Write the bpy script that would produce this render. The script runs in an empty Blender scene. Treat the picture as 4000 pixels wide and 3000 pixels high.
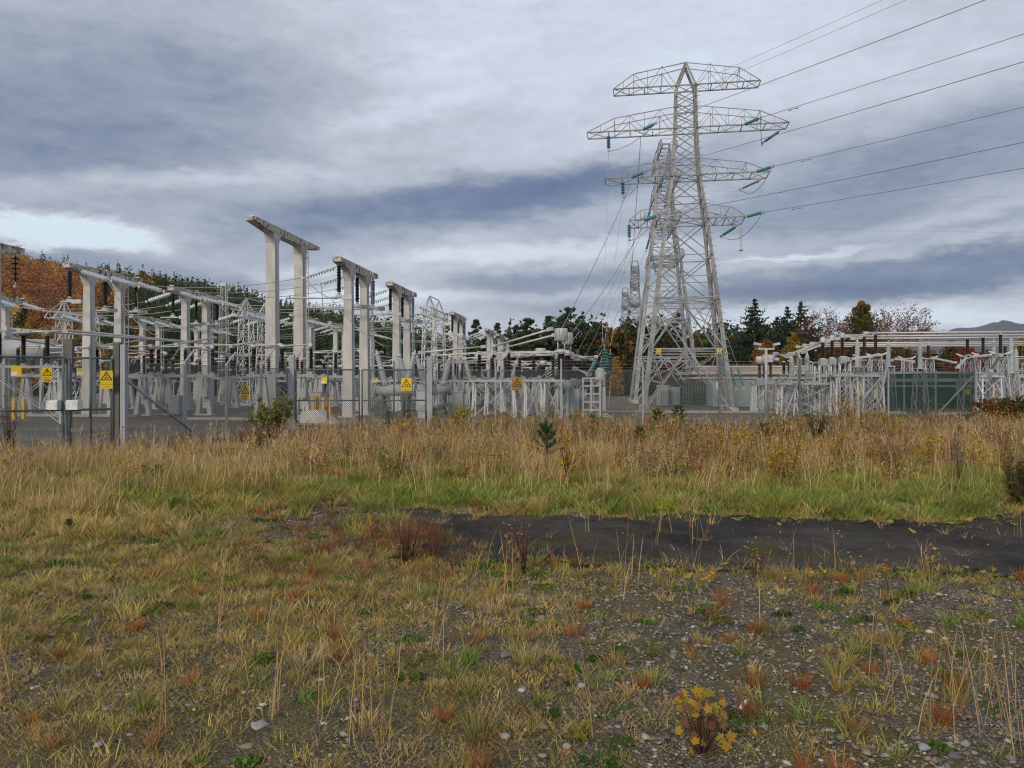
import bpy, math, random
import numpy as np
from mathutils import Vector, Matrix
R = math.radians
SC = bpy.context.scene
COL = SC.collection
random.seed(11); RNG = np.random.default_rng(7)

# ---------------------------------------------------------------- camera, sun, sky, exposure
CAM_H = 1.7
F = 3004.0                      # focal length in pixels of the 4000 px wide photograph
HZ = 1495.0                     # its horizon row
cd = bpy.data.cameras.new('camera'); cam = bpy.data.objects.new('camera', cd); COL.objects.link(cam)
cam.location = (0, 0, CAM_H); cam.rotation_euler = (R(90), 0, 0)
cd.sensor_width = 36; cd.lens = 36*F/4000; cd.shift_y = -(1500-HZ)/4000; cd.clip_end = 20000; cd.clip_start = 0.05
SC.camera = cam
SUN_EL, SUN_AZ = 24, 205        # azimuth clockwise from +Y: behind the camera, a little to the left
sd = bpy.data.lights.new('sun', 'SUN'); sun = bpy.data.objects.new('sun', sd); COL.objects.link(sun)
sd.energy = 2.1; sd.angle = R(14); sd.color = (1.0, .88, .70)
sdir = Vector((math.sin(R(SUN_AZ))*math.cos(R(SUN_EL)), math.cos(R(SUN_AZ))*math.cos(R(SUN_EL)), math.sin(R(SUN_EL))))
sun.rotation_euler = sdir.to_track_quat('Z', 'Y').to_euler()
SC.view_settings.view_transform = 'Standard'; SC.view_settings.look = 'None'
SC.view_settings.gamma = 1; SC.view_settings.use_curve_mapping = False
SC.view_settings.exposure = 0.0
SC.render.engine = 'CYCLES'
SC.cycles.filter_width = 1.15; SC.cycles.max_bounces = 5; SC.cycles.diffuse_bounces = 2; SC.cycles.transparent_max_bounces = 12

def build_world():
    W = bpy.data.worlds.new('World'); SC.world = W; W.use_nodes = True
    nt = W.node_tree; nt.nodes.clear(); N = nt.nodes.new; K = nt.links.new
    out = N('ShaderNodeOutputWorld'); bg = N('ShaderNodeBackground'); bg.inputs['Strength'].default_value = .1
    sky = N('ShaderNodeTexSky'); sky.sky_type = 'NISHITA'; sky.sun_disc = False
    sky.sun_elevation = R(SUN_EL); sky.sun_rotation = R(SUN_AZ)
    tc = N('ShaderNodeTexCoord'); sp = N('ShaderNodeSeparateXYZ'); K(tc.outputs['Generated'], sp.inputs[0])
    def M(op, a, b=None, c=None):
        n = N('ShaderNodeMath'); n.operation = op
        for i, x in enumerate((a, b, c)):
            if x is None: continue
            if isinstance(x, (int, float)): n.inputs[i].default_value = x
            else: K(x, n.inputs[i])
        return n.outputs[0]
    az = M('ARCTAN2', sp.outputs[0], sp.outputs[1]); el = M('ARCSINE', sp.outputs[2])
    cb = N('ShaderNodeCombineXYZ'); K(az, cb.inputs[0]); K(el, cb.inputs[1])
    def V(op, a, b):
        n = N('ShaderNodeVectorMath'); n.operation = op
        for i, x in enumerate((a, b)):
            if isinstance(x, tuple): n.inputs[i].default_value = x
            elif isinstance(x, (int, float)): n.inputs[3].default_value = x
            else: K(x, n.inputs[i])
        return n
    def noise(vec, scale, detail=6, rough=.55, dist=0.):
        n = N('ShaderNodeTexNoise'); n.inputs['Scale'].default_value = scale; n.inputs['Detail'].default_value = detail
        n.inputs['Roughness'].default_value = rough; n.inputs['Distortion'].default_value = dist; K(vec, n.inputs['Vector']); return n
    def mapping(vec, loc=(0,0,0), rot=0, sc=(1,1,1), typ='POINT'):
        n = N('ShaderNodeMapping'); n.vector_type = typ; K(vec, n.inputs[0])
        n.inputs['Location'].default_value = loc; n.inputs['Rotation'].default_value = (0,0,rot); n.inputs['Scale'].default_value = sc; return n.outputs[0]
    # streaky warp of the direction, so that no cloud edge is clean
    m1 = mapping(cb.outputs[0], rot=-.2, sc=(2.2, 7, 1))
    w = noise(m1, 1.6, 6, .6)
    wv = V('SUBTRACT', w.outputs['Color'], (.5,.5,.5)); wv = V('MULTIPLY', wv.outputs[0], (.13,.055,0))
    w2 = noise(mapping(cb.outputs[0], rot=-.25, sc=(6, 17, 1)), 3.2, 7, .65); wv2 = V('MULTIPLY', V('SUBTRACT', w2.outputs['Color'], (.5,.5,.5)).outputs[0], (.085,.034,0))
    P = V('ADD', V('ADD', cb.outputs[0], wv.outputs[0]).outputs[0], wv2.outputs[0]).outputs[0]
    tot = None
    def px(x, y):                                      # photograph pixel (2212 wide) to a direction
        a = math.atan((x-1106)/1661.2); e = math.atan((826.8-y)/1661.2*math.cos(a)); return a, e
    S = 1/1661.2
    blobs = [  # x, y, half length, half height, tilt (deg), weight, edge power
        (130, 240, 560, 200, 10, -.33, 1.0), (330, 345, 300, 45, 9, -.06, 1), (1150, 60, 620, 170, 0, .16, 1),
        (420, 375, 330, 22, 10, .24, 1), (900, 240, 220, 20, 16, .16, 1), (1000, 80, 200, 60, 30, .08, 1),
        (110, 497, 230, 32, 2, .62, 2.2), (60, 560, 700, 38, -4, -.26, 1.2), (640, 545, 200, 30, 3, -.14, 1),
        (1000, 440, 540, 60, 8, -.42, 2.0), (1350, 365, 330, 34, 9, -.20, 1.2), (1050, 480, 330, 16, 8, .12, 1),
        (1120, 545, 320, 20, 4, .30, 1.3), (1180, 610, 270, 24, 2, -.30, 1.5), (760, 645, 270, 22, 3, .52, 1.3),
        (620, 590, 90, 12, 5, .25, 1), (1230, 672, 160, 22, 0, -.20, 1.3),
        (1960, 592, 480, 40, 4, -.46, 2.4), (1900, 640, 520, 30, 2, -.16, 1.5), (1720, 505, 420, 18, 6, -.05, 1), (1750, 548, 190, 8, 5, .34, 1.4), (2000, 510, 300, 14, 5, -.2, 1.2),
        (1850, 410, 620, 80, 8, -.30, 1.2), (2100, 260, 330, 45, 16, -.10, 1), (1480, 535, 230, 20, 3, .16, 1.2), (1900, 672, 460, 20, 1, .22, 1.3), (2050, 695, 260, 16, 0, .32, 1.3),
        (1650, 700, 300, 20, 0, .16, 1), (1650, 120, 560, 120, 15, .10, 1)]
    for (x, y, a, b, t, wt, pw) in blobs:
        A, E = px(x, y)
        m = mapping(P, loc=(A, E, 0), rot=R(t), sc=(a*S*.92, b*S, 1), typ='TEXTURE')
        d = V('DOT_PRODUCT', m, m).outputs['Value']
        if pw != 1: d = M('POWER', d, pw)
        g = M('EXPONENT', M('MULTIPLY', d, -1.0)); g = M('MULTIPLY', g, wt*1.0)
        tot = g if tot is None else M('ADD', tot, g)
    n1 = noise(mapping(cb.outputs[0], rot=-.22, sc=(2.6, 10, 1)), 1.5, 8, .58, .3)
    n2 = noise(mapping(cb.outputs[0], rot=-.12, sc=(5, 16, 1)), 2.6, 8, .62, .2)
    f1 = M('MULTIPLY', M('SUBTRACT', n1.outputs[0], .5), .36); f2 = M('MULTIPLY', M('SUBTRACT', n2.outputs[0], .5), .27)
    n3 = noise(mapping(cb.outputs[0], rot=-.3, sc=(9, 20, 1)), 4.5, 6, .6, .5); f3 = M('MULTIPLY', M('SUBTRACT', n3.outputs[0], .5), .16)
    v = M('ADD', M('ADD', tot, .665), M('ADD', M('ADD', f1, f2), f3))
    rp = N('ShaderNodeValToRGB'); K(v, rp.inputs[0])
    def lin(r, g, b): return tuple((c/255/12.92 if c/255 <= .04045 else ((c/255+.055)/1.055)**2.4) for c in (r,g,b)) + (1,)
    el_ = rp.color_ramp.elements
    stops = [(0, (82,102,140)), (.22, (114,130,160)), (.42, (152,163,182)), (.62, (188,195,209)), (.8, (213,219,234)), (1.0, (226,243,254))]
    el_[0].position = 0; el_[0].color = lin(*stops[0][1]); el_[1].position = 1; el_[1].color = lin(*stops[-1][1])
    for p, c in stops[1:-1]:
        e = el_.new(p); e.color = lin(*c)
    sc = V('SCALE', rp.outputs[0], 10.0)
    mx = N('ShaderNodeMix'); mx.data_type = 'RGBA'; mx.inputs[0].default_value = .94
    K(sky.outputs[0], mx.inputs[6]); K(sc.outputs[0], mx.inputs[7])
    K(mx.outputs[2], bg.inputs['Color']); K(bg.outputs[0], out.inputs['Surface'])
build_world()

# ---------------------------------------------------------------- materials
MATS = {}
def lin3(r, g, b): return tuple((c/255/12.92 if c/255 <= .04045 else ((c/255+.055)/1.055)**2.4) for c in (r,g,b))
def mat(name, c1, c2=None, scale=3., rough=.7, metal=0., bump=0., bscale=40., stretch=(1,1,1), lo=.35, hi=.65, spec=.3):
    if name in MATS: return MATS[name]
    m = bpy.data.materials.new(name); m.use_nodes = True; nt = m.node_tree; p = nt.nodes['Principled BSDF']
    p.inputs['Roughness'].default_value = rough; p.inputs['Metallic'].default_value = metal
    p.inputs['Specular IOR Level'].default_value = spec
    tc = nt.nodes.new('ShaderNodeTexCoord'); mp = nt.nodes.new('ShaderNodeMapping'); mp.inputs['Scale'].default_value = stretch
    nt.links.new(tc.outputs['Object'], mp.inputs[0])
    c2 = c2 or tuple(x*.72 for x in c1)
    n = nt.nodes.new('ShaderNodeTexNoise'); n.inputs['Scale'].default_value = scale; n.inputs['Detail'].default_value = 7; n.inputs['Roughness'].default_value = .65
    nt.links.new(mp.outputs[0], n.inputs['Vector'])
    r = nt.nodes.new('ShaderNodeValToRGB'); r.color_ramp.elements[0].position = lo; r.color_ramp.elements[1].position = hi
    r.color_ramp.elements[0].color = (*c2, 1); r.color_ramp.elements[1].color = (*c1, 1)
    nt.links.new(n.outputs[0], r.inputs[0]); nt.links.new(r.outputs[0], p.inputs['Base Color'])
    if bump:
        b = nt.nodes.new('ShaderNodeBump'); b.inputs['Strength'].default_value = bump; b.inputs['Distance'].default_value = .02
        n2 = nt.nodes.new('ShaderNodeTexNoise'); n2.inputs['Scale'].default_value = bscale; n2.inputs['Detail'].default_value = 5
        nt.links.new(tc.outputs['Object'], n2.inputs['Vector']); nt.links.new(n2.outputs[0], b.inputs['Height']); nt.links.new(b.outputs[0], p.inputs['Normal'])
    MATS[name] = m; return m
def leafmat(name, transl=.3, rough=.75):
    m = bpy.data.materials.new(name); m.use_nodes = True; nt = m.node_tree; p = nt.nodes['Principled BSDF']; p.inputs['Roughness'].default_value = rough
    p.inputs['Specular IOR Level'].default_value = .15
    a = nt.nodes.new('ShaderNodeAttribute'); a.attribute_name = 'Col'; nt.links.new(a.outputs['Color'], p.inputs['Base Color'])
    t = nt.nodes.new('ShaderNodeBsdfTranslucent'); nt.links.new(a.outputs['Color'], t.inputs['Color'])
    mx = nt.nodes.new('ShaderNodeMixShader'); mx.inputs[0].default_value = transl
    o = nt.nodes['Material Output']; nt.links.new(p.outputs[0], mx.inputs[1]); nt.links.new(t.outputs[0], mx.inputs[2]); nt.links.new(mx.outputs[0], o.inputs['Surface'])
    MATS[name] = m; return m
concrete = mat('pale_painted_concrete', (.53,.52,.50), (.38,.37,.355), 2.2, .85, bump=.15, stretch=(1,1,.35), lo=.3, hi=.6)
concrete_dirty = mat('lichen_stained_concrete', (.50,.46,.40), (.09,.08,.07), 3.2, .9, bump=.3, lo=.38, hi=.52)
galv = mat('galvanised_steel', (.44,.45,.47), (.33,.34,.36), 5, .5, .35, lo=.3, hi=.7)
galv_light = mat('light_galvanised_steel', (.52,.53,.545), (.37,.38,.395), 4, .55, .15, lo=.3, hi=.7)
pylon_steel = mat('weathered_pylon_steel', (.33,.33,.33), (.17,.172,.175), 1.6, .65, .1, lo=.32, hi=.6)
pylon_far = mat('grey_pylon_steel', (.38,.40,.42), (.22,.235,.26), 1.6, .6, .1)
white_steel = mat('white_painted_steel', (.68,.69,.70), (.48,.49,.50), 6, .5, lo=.3, hi=.6)
alu = mat('dull_aluminium_tube', (.58,.555,.52), (.47,.445,.415), 5, .45, .25)
porc = mat('brown_glazed_porcelain', (.045,.014,.011), (.022,.008,.007), 4, .42, spec=.22)
porc_black = mat('dark_glazed_porcelain', (.018,.013,.013), (.010,.008,.008), 4, .42, spec=.2)
porc_grey = mat('grey_glazed_porcelain', (.40,.43,.46), (.33,.36,.39), 4, .35, spec=.5)
porc_pale = mat('pale_green_grey_polymer', (.42,.47,.46), (.36,.40,.40), 4, .5)
glass_white = mat('white_insulator_glass', (.74,.78,.80), (.62,.67,.70), 8, .2, spec=.6)
glass_teal = mat('teal_insulator_glass', (.05,.25,.265), (.025,.16,.175), 8, .35, spec=.6)
grey_paint = mat('grey_equipment_paint', (.38,.40,.41), (.31,.33,.34), 3, .5)
wire_dark = mat('dull_conductor', (.30,.30,.31), (.24,.24,.25), 3, .6, .2)
wire_pale = mat('pale_conductor', (.48,.46,.43), (.40,.38,.36), 3, .6, .2)
mesh_wire = mat('plastic_coated_green_grey_wire', (.15,.18,.18), (.10,.13,.13), 3, .55)
rail_dark = mat('dark_green_grey_tube', (.13,.16,.17), (.09,.115,.12), 3, .5)
post_grey = mat('blue_grey_post_steel', (.33,.36,.40), (.26,.28,.31), 3, .55, .2)
post_dark = mat('rusty_dark_post_steel', (.15,.14,.13), (.10,.09,.085), 4, .8)
yellow = mat('yellow_sign_sheet', (.80,.55,.02), (.74,.50,.03), 5, .4)
yellow_pale = mat('faded_yellow_sheet', (.72,.64,.30), (.66,.58,.26), 5, .5)
orange_s = mat('amber_sign_sheet', (.78,.38,.02), (.72,.34,.02), 5, .4)
black = mat('black_sign_print', (.02,.014,.01), (.015,.01,.01), 5, .6)
white_lab = mat('white_label_sheet', (.80,.80,.78), (.74,.74,.72), 5, .5)
yellow_post = mat('yellow_painted_post', (.72,.42,.03), (.62,.35,.03), 5, .55)
foil = leafmat('leaf_and_needle'); grassm = leafmat('grass_blade', .25)
bark = mat('grey_brown_bark', (.16,.12,.09), (.08,.06,.045), 4, .9, bump=.4, stretch=(1,1,.2))
twig = mat('red_brown_twig', (.14,.075,.055), (.08,.045,.035), 9, .85)

# ---------------------------------------------------------------- mesh helpers
LABELS = {}
def tag(o, label, cat, group=None):
    o['label'] = label; o['category'] = cat
    if group: o['group'] = group
    if label in LABELS: print('DUP LABEL', label)
    n = len(label.replace('-', ' ').split())
    if n < 4 or len(label.split()) > 16: print('LABEL LEN', n, label)
    LABELS[label] = 1
    return o
def kind(o, k): o['kind'] = k; return o
def thing(name, label, cat, loc=(0,0,0), rz=0., group=None):
    o = bpy.data.objects.new(name, None); COL.objects.link(o); o.location = loc; o.rotation_euler = (0,0,rz); o.empty_display_size = .2
    return tag(o, label, cat, group)
class MB:
    def __init__(s): s.v = []; s.f = []; s.m = []; s.mats = []; s.sm = []
    def mi(s, m):
        if m not in s.mats: s.mats.append(m)
        return s.mats.index(m)
    def add(s, vs, fs, m, smooth=False):
        b = len(s.v); k = s.mi(m); s.v += [tuple(x) for x in vs]
        for f in fs: s.f.append(tuple(b+i for i in f)); s.m.append(k); s.sm.append(smooth)
        return s
    def box(s, c, d, m, rz=0., taper=1.):
        x, y, z = d[0]/2, d[1]/2, d[2]/2; ca, sa = math.cos(rz), math.sin(rz); vs = []
        for dz, t in ((-z, 1), (z, taper)):
            for dx, dy in ((-x,-y), (x,-y), (x,y), (-x,y)):
                dx *= t; dy *= t; vs.append((c[0]+dx*ca-dy*sa, c[1]+dx*sa+dy*ca, c[2]+dz))
        return s.add(vs, [(0,3,2,1), (4,5,6,7), (0,1,5,4), (1,2,6,5), (2,3,7,6), (3,0,4,7)], m)
    def prism(s, p0, p1, prof, m, up=(0,0,1), prof1=None, smooth=False):
        p0 = Vector(p0); p1 = Vector(p1); d = (p1-p0)
        if d.length < 1e-6: return s
        d.normalize(); u = Vector(up)
        if abs(d.dot(u)) > .97: u = Vector((0,1,0)) if abs(d.y) < .9 else Vector((1,0,0))
        sx = d.cross(u).normalized(); sy = sx.cross(d).normalized(); n = len(prof); prof1 = prof1 or prof
        vs = [p0+sx*a+sy*b for a, b in prof] + [p1+sx*a+sy*b for a, b in prof1]
        fs = [(i, (i+1) % n, n+(i+1) % n, n+i) for i in range(n)] + [tuple(range(n-1, -1, -1)), tuple(range(n, 2*n))]
        return s.add(vs, fs, m, smooth)
    def bar(s, p0, p1, w, h, m, up=(0,0,1)):
        return s.prism(p0, p1, [(-w/2,-h/2), (w/2,-h/2), (w/2,h/2), (-w/2,h/2)], m, up)
    def ang(s, p0, p1, w, m, up=(0,0,1), t=.18):      # an angle (L) section
        t *= w; return s.prism(p0, p1, [(-w/2,-w/2), (w/2,-w/2), (w/2,-w/2+t), (-w/2+t,-w/2+t), (-w/2+t,w/2), (-w/2,w/2)], m, up)
    def rod(s, p0, p1, r, m, seg=8, r1=None):
        pr = [(math.cos(i*2*math.pi/seg), math.sin(i*2*math.pi/seg)) for i in range(seg)]; r1 = r if r1 is None else r1
        return s.prism(p0, p1, [(a*r, b*r) for a, b in pr], m, prof1=[(a*r1, b*r1) for a, b in pr], smooth=seg > 5)
    def tube(s, pts, r, m, seg=6):
        pts = [Vector(p) for p in pts]; n = len(pts); vs = []; pr = None
        for i, p in enumerate(pts):
            d = (pts[min(i+1, n-1)]-pts[max(i-1, 0)]).normalized()
            if pr is None: pr = d.cross(Vector((0,0,1)) if abs(d.z) < .95 else Vector((1,0,0))).normalized()
            sx = (pr-d*pr.dot(d)).normalized(); sy = d.cross(sx); pr = sx
            rr = r[i] if isinstance(r, (list, tuple)) else r
            vs += [p+(sx*math.cos(k*2*math.pi/seg)+sy*math.sin(k*2*math.pi/seg))*rr for k in range(seg)]
        fs = [(i*seg+k, i*seg+(k+1) % seg, (i+1)*seg+(k+1) % seg, (i+1)*seg+k) for i in range(n-1) for k in range(seg)]
        fs += [tuple(range(seg-1, -1, -1)), tuple(range((n-1)*seg, n*seg))]
        return s.add(vs, fs, m, True)
    def lathe(s, prof, m, o=(0,0,0), seg=12, smooth=True):
        vs = []; n = len(prof)
        for r, z in prof: vs += [(o[0]+r*math.cos(k*2*math.pi/seg), o[1]+r*math.sin(k*2*math.pi/seg), o[2]+z) for k in range(seg)]
        fs = [(i*seg+k, i*seg+(k+1) % seg, (i+1)*seg+(k+1) % seg, (i+1)*seg+k) for i in range(n-1) for k in range(seg)]
        if prof[0][0] > .001: fs.append(tuple(range(seg-1, -1, -1)))
        if prof[-1][0] > .001: fs.append(tuple(range((n-1)*seg, n*seg)))
        return s.add(vs, fs, m, smooth)
    def sheds(s, L, rc, rs, n, m, o=(0,0,0), seg=12):
        pr = [(rc, 0)]; h = L/n
        for i in range(n):
            z = i*h; q = rs if i % 2 == 0 else rs*.9
            pr += [(rc, z+h*.15), (q, z+h*.45), (q*.97, z+h*.55), (rc*1.05, z+h*.85)]
        pr.append((rc, L)); return s.lathe(pr, m, o, seg, smooth=False)
    def mesh(s, name):
        me = bpy.data.meshes.new(name); me.from_pydata(s.v, [], s.f)
        for m in s.mats: me.materials.append(m)
        me.polygons.foreach_set('material_index', s.m); me.polygons.foreach_set('use_smooth', s.sm); me.update(); return me
    def build(s, name, parent=None, loc=(0,0,0)):
        o = bpy.data.objects.new(name, s.mesh(name)); COL.objects.link(o); o.location = loc
        if parent: o.parent = parent
        return o
def inst(name, me, parent=None, loc=(0,0,0), rz=0., rot=None):
    o = bpy.data.objects.new(name, me); COL.objects.link(o); o.location = loc
    o.rotation_euler = (0,0,rz)
    if rot is not None: o.rotation_mode = 'QUATERNION'; o.rotation_quaternion = rot
    if parent: o.parent = parent
    return o
def copy_tree(o, parent=None):
    c = o.copy(); COL.objects.link(c); c.parent = parent
    for ch in list(o.children): copy_tree(ch, c)
    return c
def npmesh(name, V, Fc, m, col=None, parent=None, smooth=False):
    V = np.asarray(V, np.float32); Fc = np.asarray(Fc, np.int32); k = Fc.shape[1]
    me = bpy.data.meshes.new(name); me.vertices.add(len(V)); me.vertices.foreach_set('co', V.ravel())
    me.loops.add(Fc.size); me.loops.foreach_set('vertex_index', Fc.ravel())
    me.polygons.add(len(Fc)); me.polygons.foreach_set('loop_start', np.arange(0, Fc.size, k, dtype=np.int32))
    try: me.polygons.foreach_set('loop_total', np.full(len(Fc), k, np.int32))
    except Exception: pass
    if smooth: me.polygons.foreach_set('use_smooth', np.ones(len(Fc), bool))
    me.update(calc_edges=True)
    if col is not None:
        a = me.color_attributes.new('Col', 'FLOAT_COLOR', 'POINT'); c = np.ones((len(V), 4), np.float32); c[:, :3] = col
        a.data.foreach_set('color', c.ravel())
    me.materials.append(m); o = bpy.data.objects.new(name, me); COL.objects.link(o)
    if parent: o.parent = parent
    return o
def at(px, py, Y): return Vector(((px-2000)/F*Y, Y, CAM_H-(py-HZ)/F*Y))
def sag(p0, p1, s, n=14):
    p0 = Vector(p0); p1 = Vector(p1)
    return [p0.lerp(p1, i/n)-Vector((0,0,4*s*(i/n)*(1-i/n))) for i in range(n+1)]
def quat(d): return Vector(d).to_track_quat('Z', 'Y')
# the yard's own axes: U runs away from the camera, W to the right
TH = -.1129; U = Vector((.1125,.9937,0)); W = Vector((.9937,-.1125,0)); O = Vector((-8.2,36,0))
def yd(a, b, z=0.): return O+W*a+U*b+Vector((0,0,z))

# ---------------------------------------------------------------- ground, yard, tarmac
def vnoise(x, y, sc, seed=0):                         # smooth value noise, -1..1, for placing things
    x = np.asarray(x)*sc; y = np.asarray(y)*sc; xi = np.floor(x).astype(np.int64); yi = np.floor(y).astype(np.int64)
    fx = x-xi; fy = y-yi; fx = fx*fx*(3-2*fx); fy = fy*fy*(3-2*fy)
    def h(a, b):
        n = (a*374761393+b*668265263+seed*974711) & 0xffffffff
        n = ((n ^ (n >> 13))*1274126177) & 0xffffffff
        return ((n ^ (n >> 16)) & 0xffff)/32767.5-1
    return (h(xi,yi)*(1-fx)+h(xi+1,yi)*fx)*(1-fy)+(h(xi,yi+1)*(1-fx)+h(xi+1,yi+1)*fx)*fy
def fbm(x, y, sc, seed=0): return vnoise(x,y,sc,seed)*.55+vnoise(x,y,sc*2.1,seed+5)*.3+vnoise(x,y,sc*4.3,seed+9)*.15
def tar_d(x, y):                                      # >0 on the tarmac strip (metres inside its ragged edge)
    x = np.asarray(x, float); y = np.asarray(y, float)
    near = 7.05-.06*x+.24*vnoise(x, y, 1.1, 3)+.14*vnoise(x, y, 3.7, 4)+.05*vnoise(x, y, 11, 14)
    far = 9.95-.10*x+.26*vnoise(x, y, .8, 5)+.16*vnoise(x, y, 3.1, 6)+.06*vnoise(x, y, 9, 16)
    far = far+np.clip((x-5.3), 0, 9)*.75              # the strip widens into a track at the right
    left = x-(-.75+.5*vnoise(x, y, .9, 8)-(y-8)*.35)
    return np.minimum(np.minimum(y-near, far-y), left)
def gz(x, y):
    x = np.asarray(x, float); y = np.asarray(y, float)
    k = np.clip(1-np.hypot(x, y-7)/40, 0, 1)*np.clip(-tar_d(x, y)/.6, 0, 1)
    return k*(.045*vnoise(x,y,.7,21)+.03*vnoise(x,y,2.3,22)+.012*vnoise(x,y,7,23))
gx = np.concatenate([[-5200,-2500,-900,-300,-120,-60,-35,-24], np.arange(-17,-9,.5), np.arange(-9,9,.14), np.arange(9,17.1,.5), [24,35,60,120,300,900,2500,5200]])
gy = np.concatenate([[-400,-120,-40,-15,-6,-2,0,1.2], np.arange(2,11,.12), np.arange(11,20,.4), [20.5,22,24,26,28,30,33,38,50,70,100,150,250,500,1200,3000,4900]])
XX, YY = np.meshgrid(gx, gy); ZZ = gz(XX, YY); nx = len(gx); ny = len(gy)
ii = (np.arange(ny-1)[:,None]*nx+np.arange(nx-1)[None,:]).ravel()
def ground_mat():
    m = bpy.data.materials.new('stony_earth'); m.use_nodes = True; nt = m.node_tree; p = nt.nodes['Principled BSDF']; p.inputs['Roughness'].default_value = .92; p.inputs['Specular IOR Level'].default_value = .15
    K = nt.links.new; tc = nt.nodes.new('ShaderNodeTexCoord').outputs['Object']
    def vor(s):
        n = nt.nodes.new('ShaderNodeTexVoronoi'); n.inputs['Scale'].default_value = s; K(tc, n.inputs['Vector']); return n
    def nz(s, d=6):
        n = nt.nodes.new('ShaderNodeTexNoise'); n.inputs['Scale'].default_value = s; n.inputs['Detail'].default_value = d; n.inputs['Roughness'].default_value = .65; K(tc, n.inputs['Vector']); return n.outputs[0]
    def ramp(x, *st):
        r = nt.nodes.new('ShaderNodeValToRGB'); e = r.color_ramp.elements; e[0].position, e[1].position = st[0][0], st[-1][0]; e[0].color = (*st[0][1],1); e[1].color = (*st[-1][1],1)
        for q, c in st[1:-1]: k = e.new(q); k.color = (*c,1)
        K(x, r.inputs[0]); return r.outputs[0]
    def mix(f, a, b):
        n = nt.nodes.new('ShaderNodeMix'); n.data_type = 'RGBA'; K(f, n.inputs[0]); K(a, n.inputs[6]); K(b, n.inputs[7]); return n.outputs[2]
    v = vor(62); sp = nt.nodes.new('ShaderNodeSeparateColor'); K(v.outputs['Color'], sp.inputs[0])
    stones = ramp(sp.outputs[0], (0,(.05,.045,.04)), (.4,(.115,.105,.092)), (.75,(.19,.17,.15)), (1,(.30,.275,.25)))
    gap = ramp(v.outputs['Distance'], (.35,(0,0,0)), (.75,(1,1,1)))
    soil = ramp(nz(9), (.3,(.05,.038,.026)), (.7,(.13,.098,.065)))
    st = mix(gap, stones, soil)
    moss = ramp(nz(2.6), (.35,(.075,.072,.022)), (.65,(.15,.115,.045)))
    c = mix(ramp(nz(.9, 8), (.40,(0,0,0)), (.60,(1,1,1))), st, moss)
    K(c, p.inputs['Base Color'])
    b = nt.nodes.new('ShaderNodeBump'); b.inputs['Strength'].default_value = .7; b.inputs['Distance'].default_value = .02; K(v.outputs['Distance'], b.inputs['Height']); b.invert = True; K(b.outputs[0], p.inputs['Normal'])
    return m
g = npmesh('ground', np.stack([XX,YY,ZZ],-1).reshape(-1,3), np.stack([ii,ii+1,ii+nx+1,ii+nx],-1), ground_mat(), smooth=True); kind(g, 'structure')
g['label'] = 'stony earth and rough grassland'
def gravel_mat(name, cs, vs, patch):
    m = mat(name, cs[1], cs[0], patch, .93, lo=.3, hi=.7, spec=.15); nt = m.node_tree; p = nt.nodes['Principled BSDF']; K = nt.links.new
    tc = nt.nodes.new('ShaderNodeTexCoord').outputs['Object']; v = nt.nodes.new('ShaderNodeTexVoronoi'); v.inputs['Scale'].default_value = vs; K(tc, v.inputs['Vector'])
    sp = nt.nodes.new('ShaderNodeSeparateColor'); K(v.outputs['Color'], sp.inputs[0]); mr = nt.nodes.new('ShaderNodeMapRange'); K(sp.outputs[0], mr.inputs[0]); mr.inputs[3].default_value = .45; mr.inputs[4].default_value = 1.5
    src = p.inputs['Base Color'].links[0].from_socket; mx = nt.nodes.new('ShaderNodeVectorMath'); mx.operation = 'SCALE'; K(src, mx.inputs[0]); K(mr.outputs[0], mx.inputs['Scale']); K(mx.outputs[0], p.inputs['Base Color'])
    b = nt.nodes.new('ShaderNodeBump'); b.inputs['Strength'].default_value = .6; b.inputs['Distance'].default_value = .02; b.invert = True; K(v.outputs['Distance'], b.inputs['Height']); K(b.outputs[0], p.inputs['Normal']); return m
gravel = gravel_mat('grey_yard_gravel', ((.085,.078,.07),(.215,.19,.16)), 16, .28)
tarm = gravel_mat('worn_black_tarmac', ((.020,.018,.017),(.056,.051,.047)), 90, .9)
def add_patches(m, col, sc, lo, hi, seed):
    nt = m.node_tree; p = nt.nodes['Principled BSDF']; K = nt.links.new; src = p.inputs['Base Color'].links[0].from_socket; tc = nt.nodes.new('ShaderNodeTexCoord').outputs['Object']
    mp = nt.nodes.new('ShaderNodeMapping'); mp.inputs['Location'].default_value = (seed, seed*2, 0); K(tc, mp.inputs[0]); n = nt.nodes.new('ShaderNodeTexNoise'); n.inputs['Scale'].default_value = sc; n.inputs['Detail'].default_value = 9; n.inputs['Roughness'].default_value = .7; K(mp.outputs[0], n.inputs['Vector'])
    mr = nt.nodes.new('ShaderNodeMapRange'); mr.inputs[1].default_value = lo; mr.inputs[2].default_value = hi; mr.interpolation_type = 'SMOOTHSTEP'; K(n.outputs[0], mr.inputs[0]); mx = nt.nodes.new('ShaderNodeMix'); mx.data_type = 'RGBA'; mx.inputs[7].default_value = (*col, 1); K(mr.outputs[0], mx.inputs[0]); K(src, mx.inputs[6]); K(mx.outputs[2], p.inputs['Base Color'])
add_patches(tarm, (.10,.088,.074), .55, .44, .70, 3.1); add_patches(tarm, (.065,.068,.02), .9, .54, .64, 7.7); add_patches(tarm, (.07,.052,.034), 2.2, .53, .66, 11.3)
add_patches(gravel, (.20,.165,.10), .16, .48, .66, 2.2)
FENCE = [(-14.6,15.3), (-10.64,18.35), (-9.67,19.05), (-9.21,21.65), (-8.83,23.8), (-8.45,25.9), (-8.08,28.0)]
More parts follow.
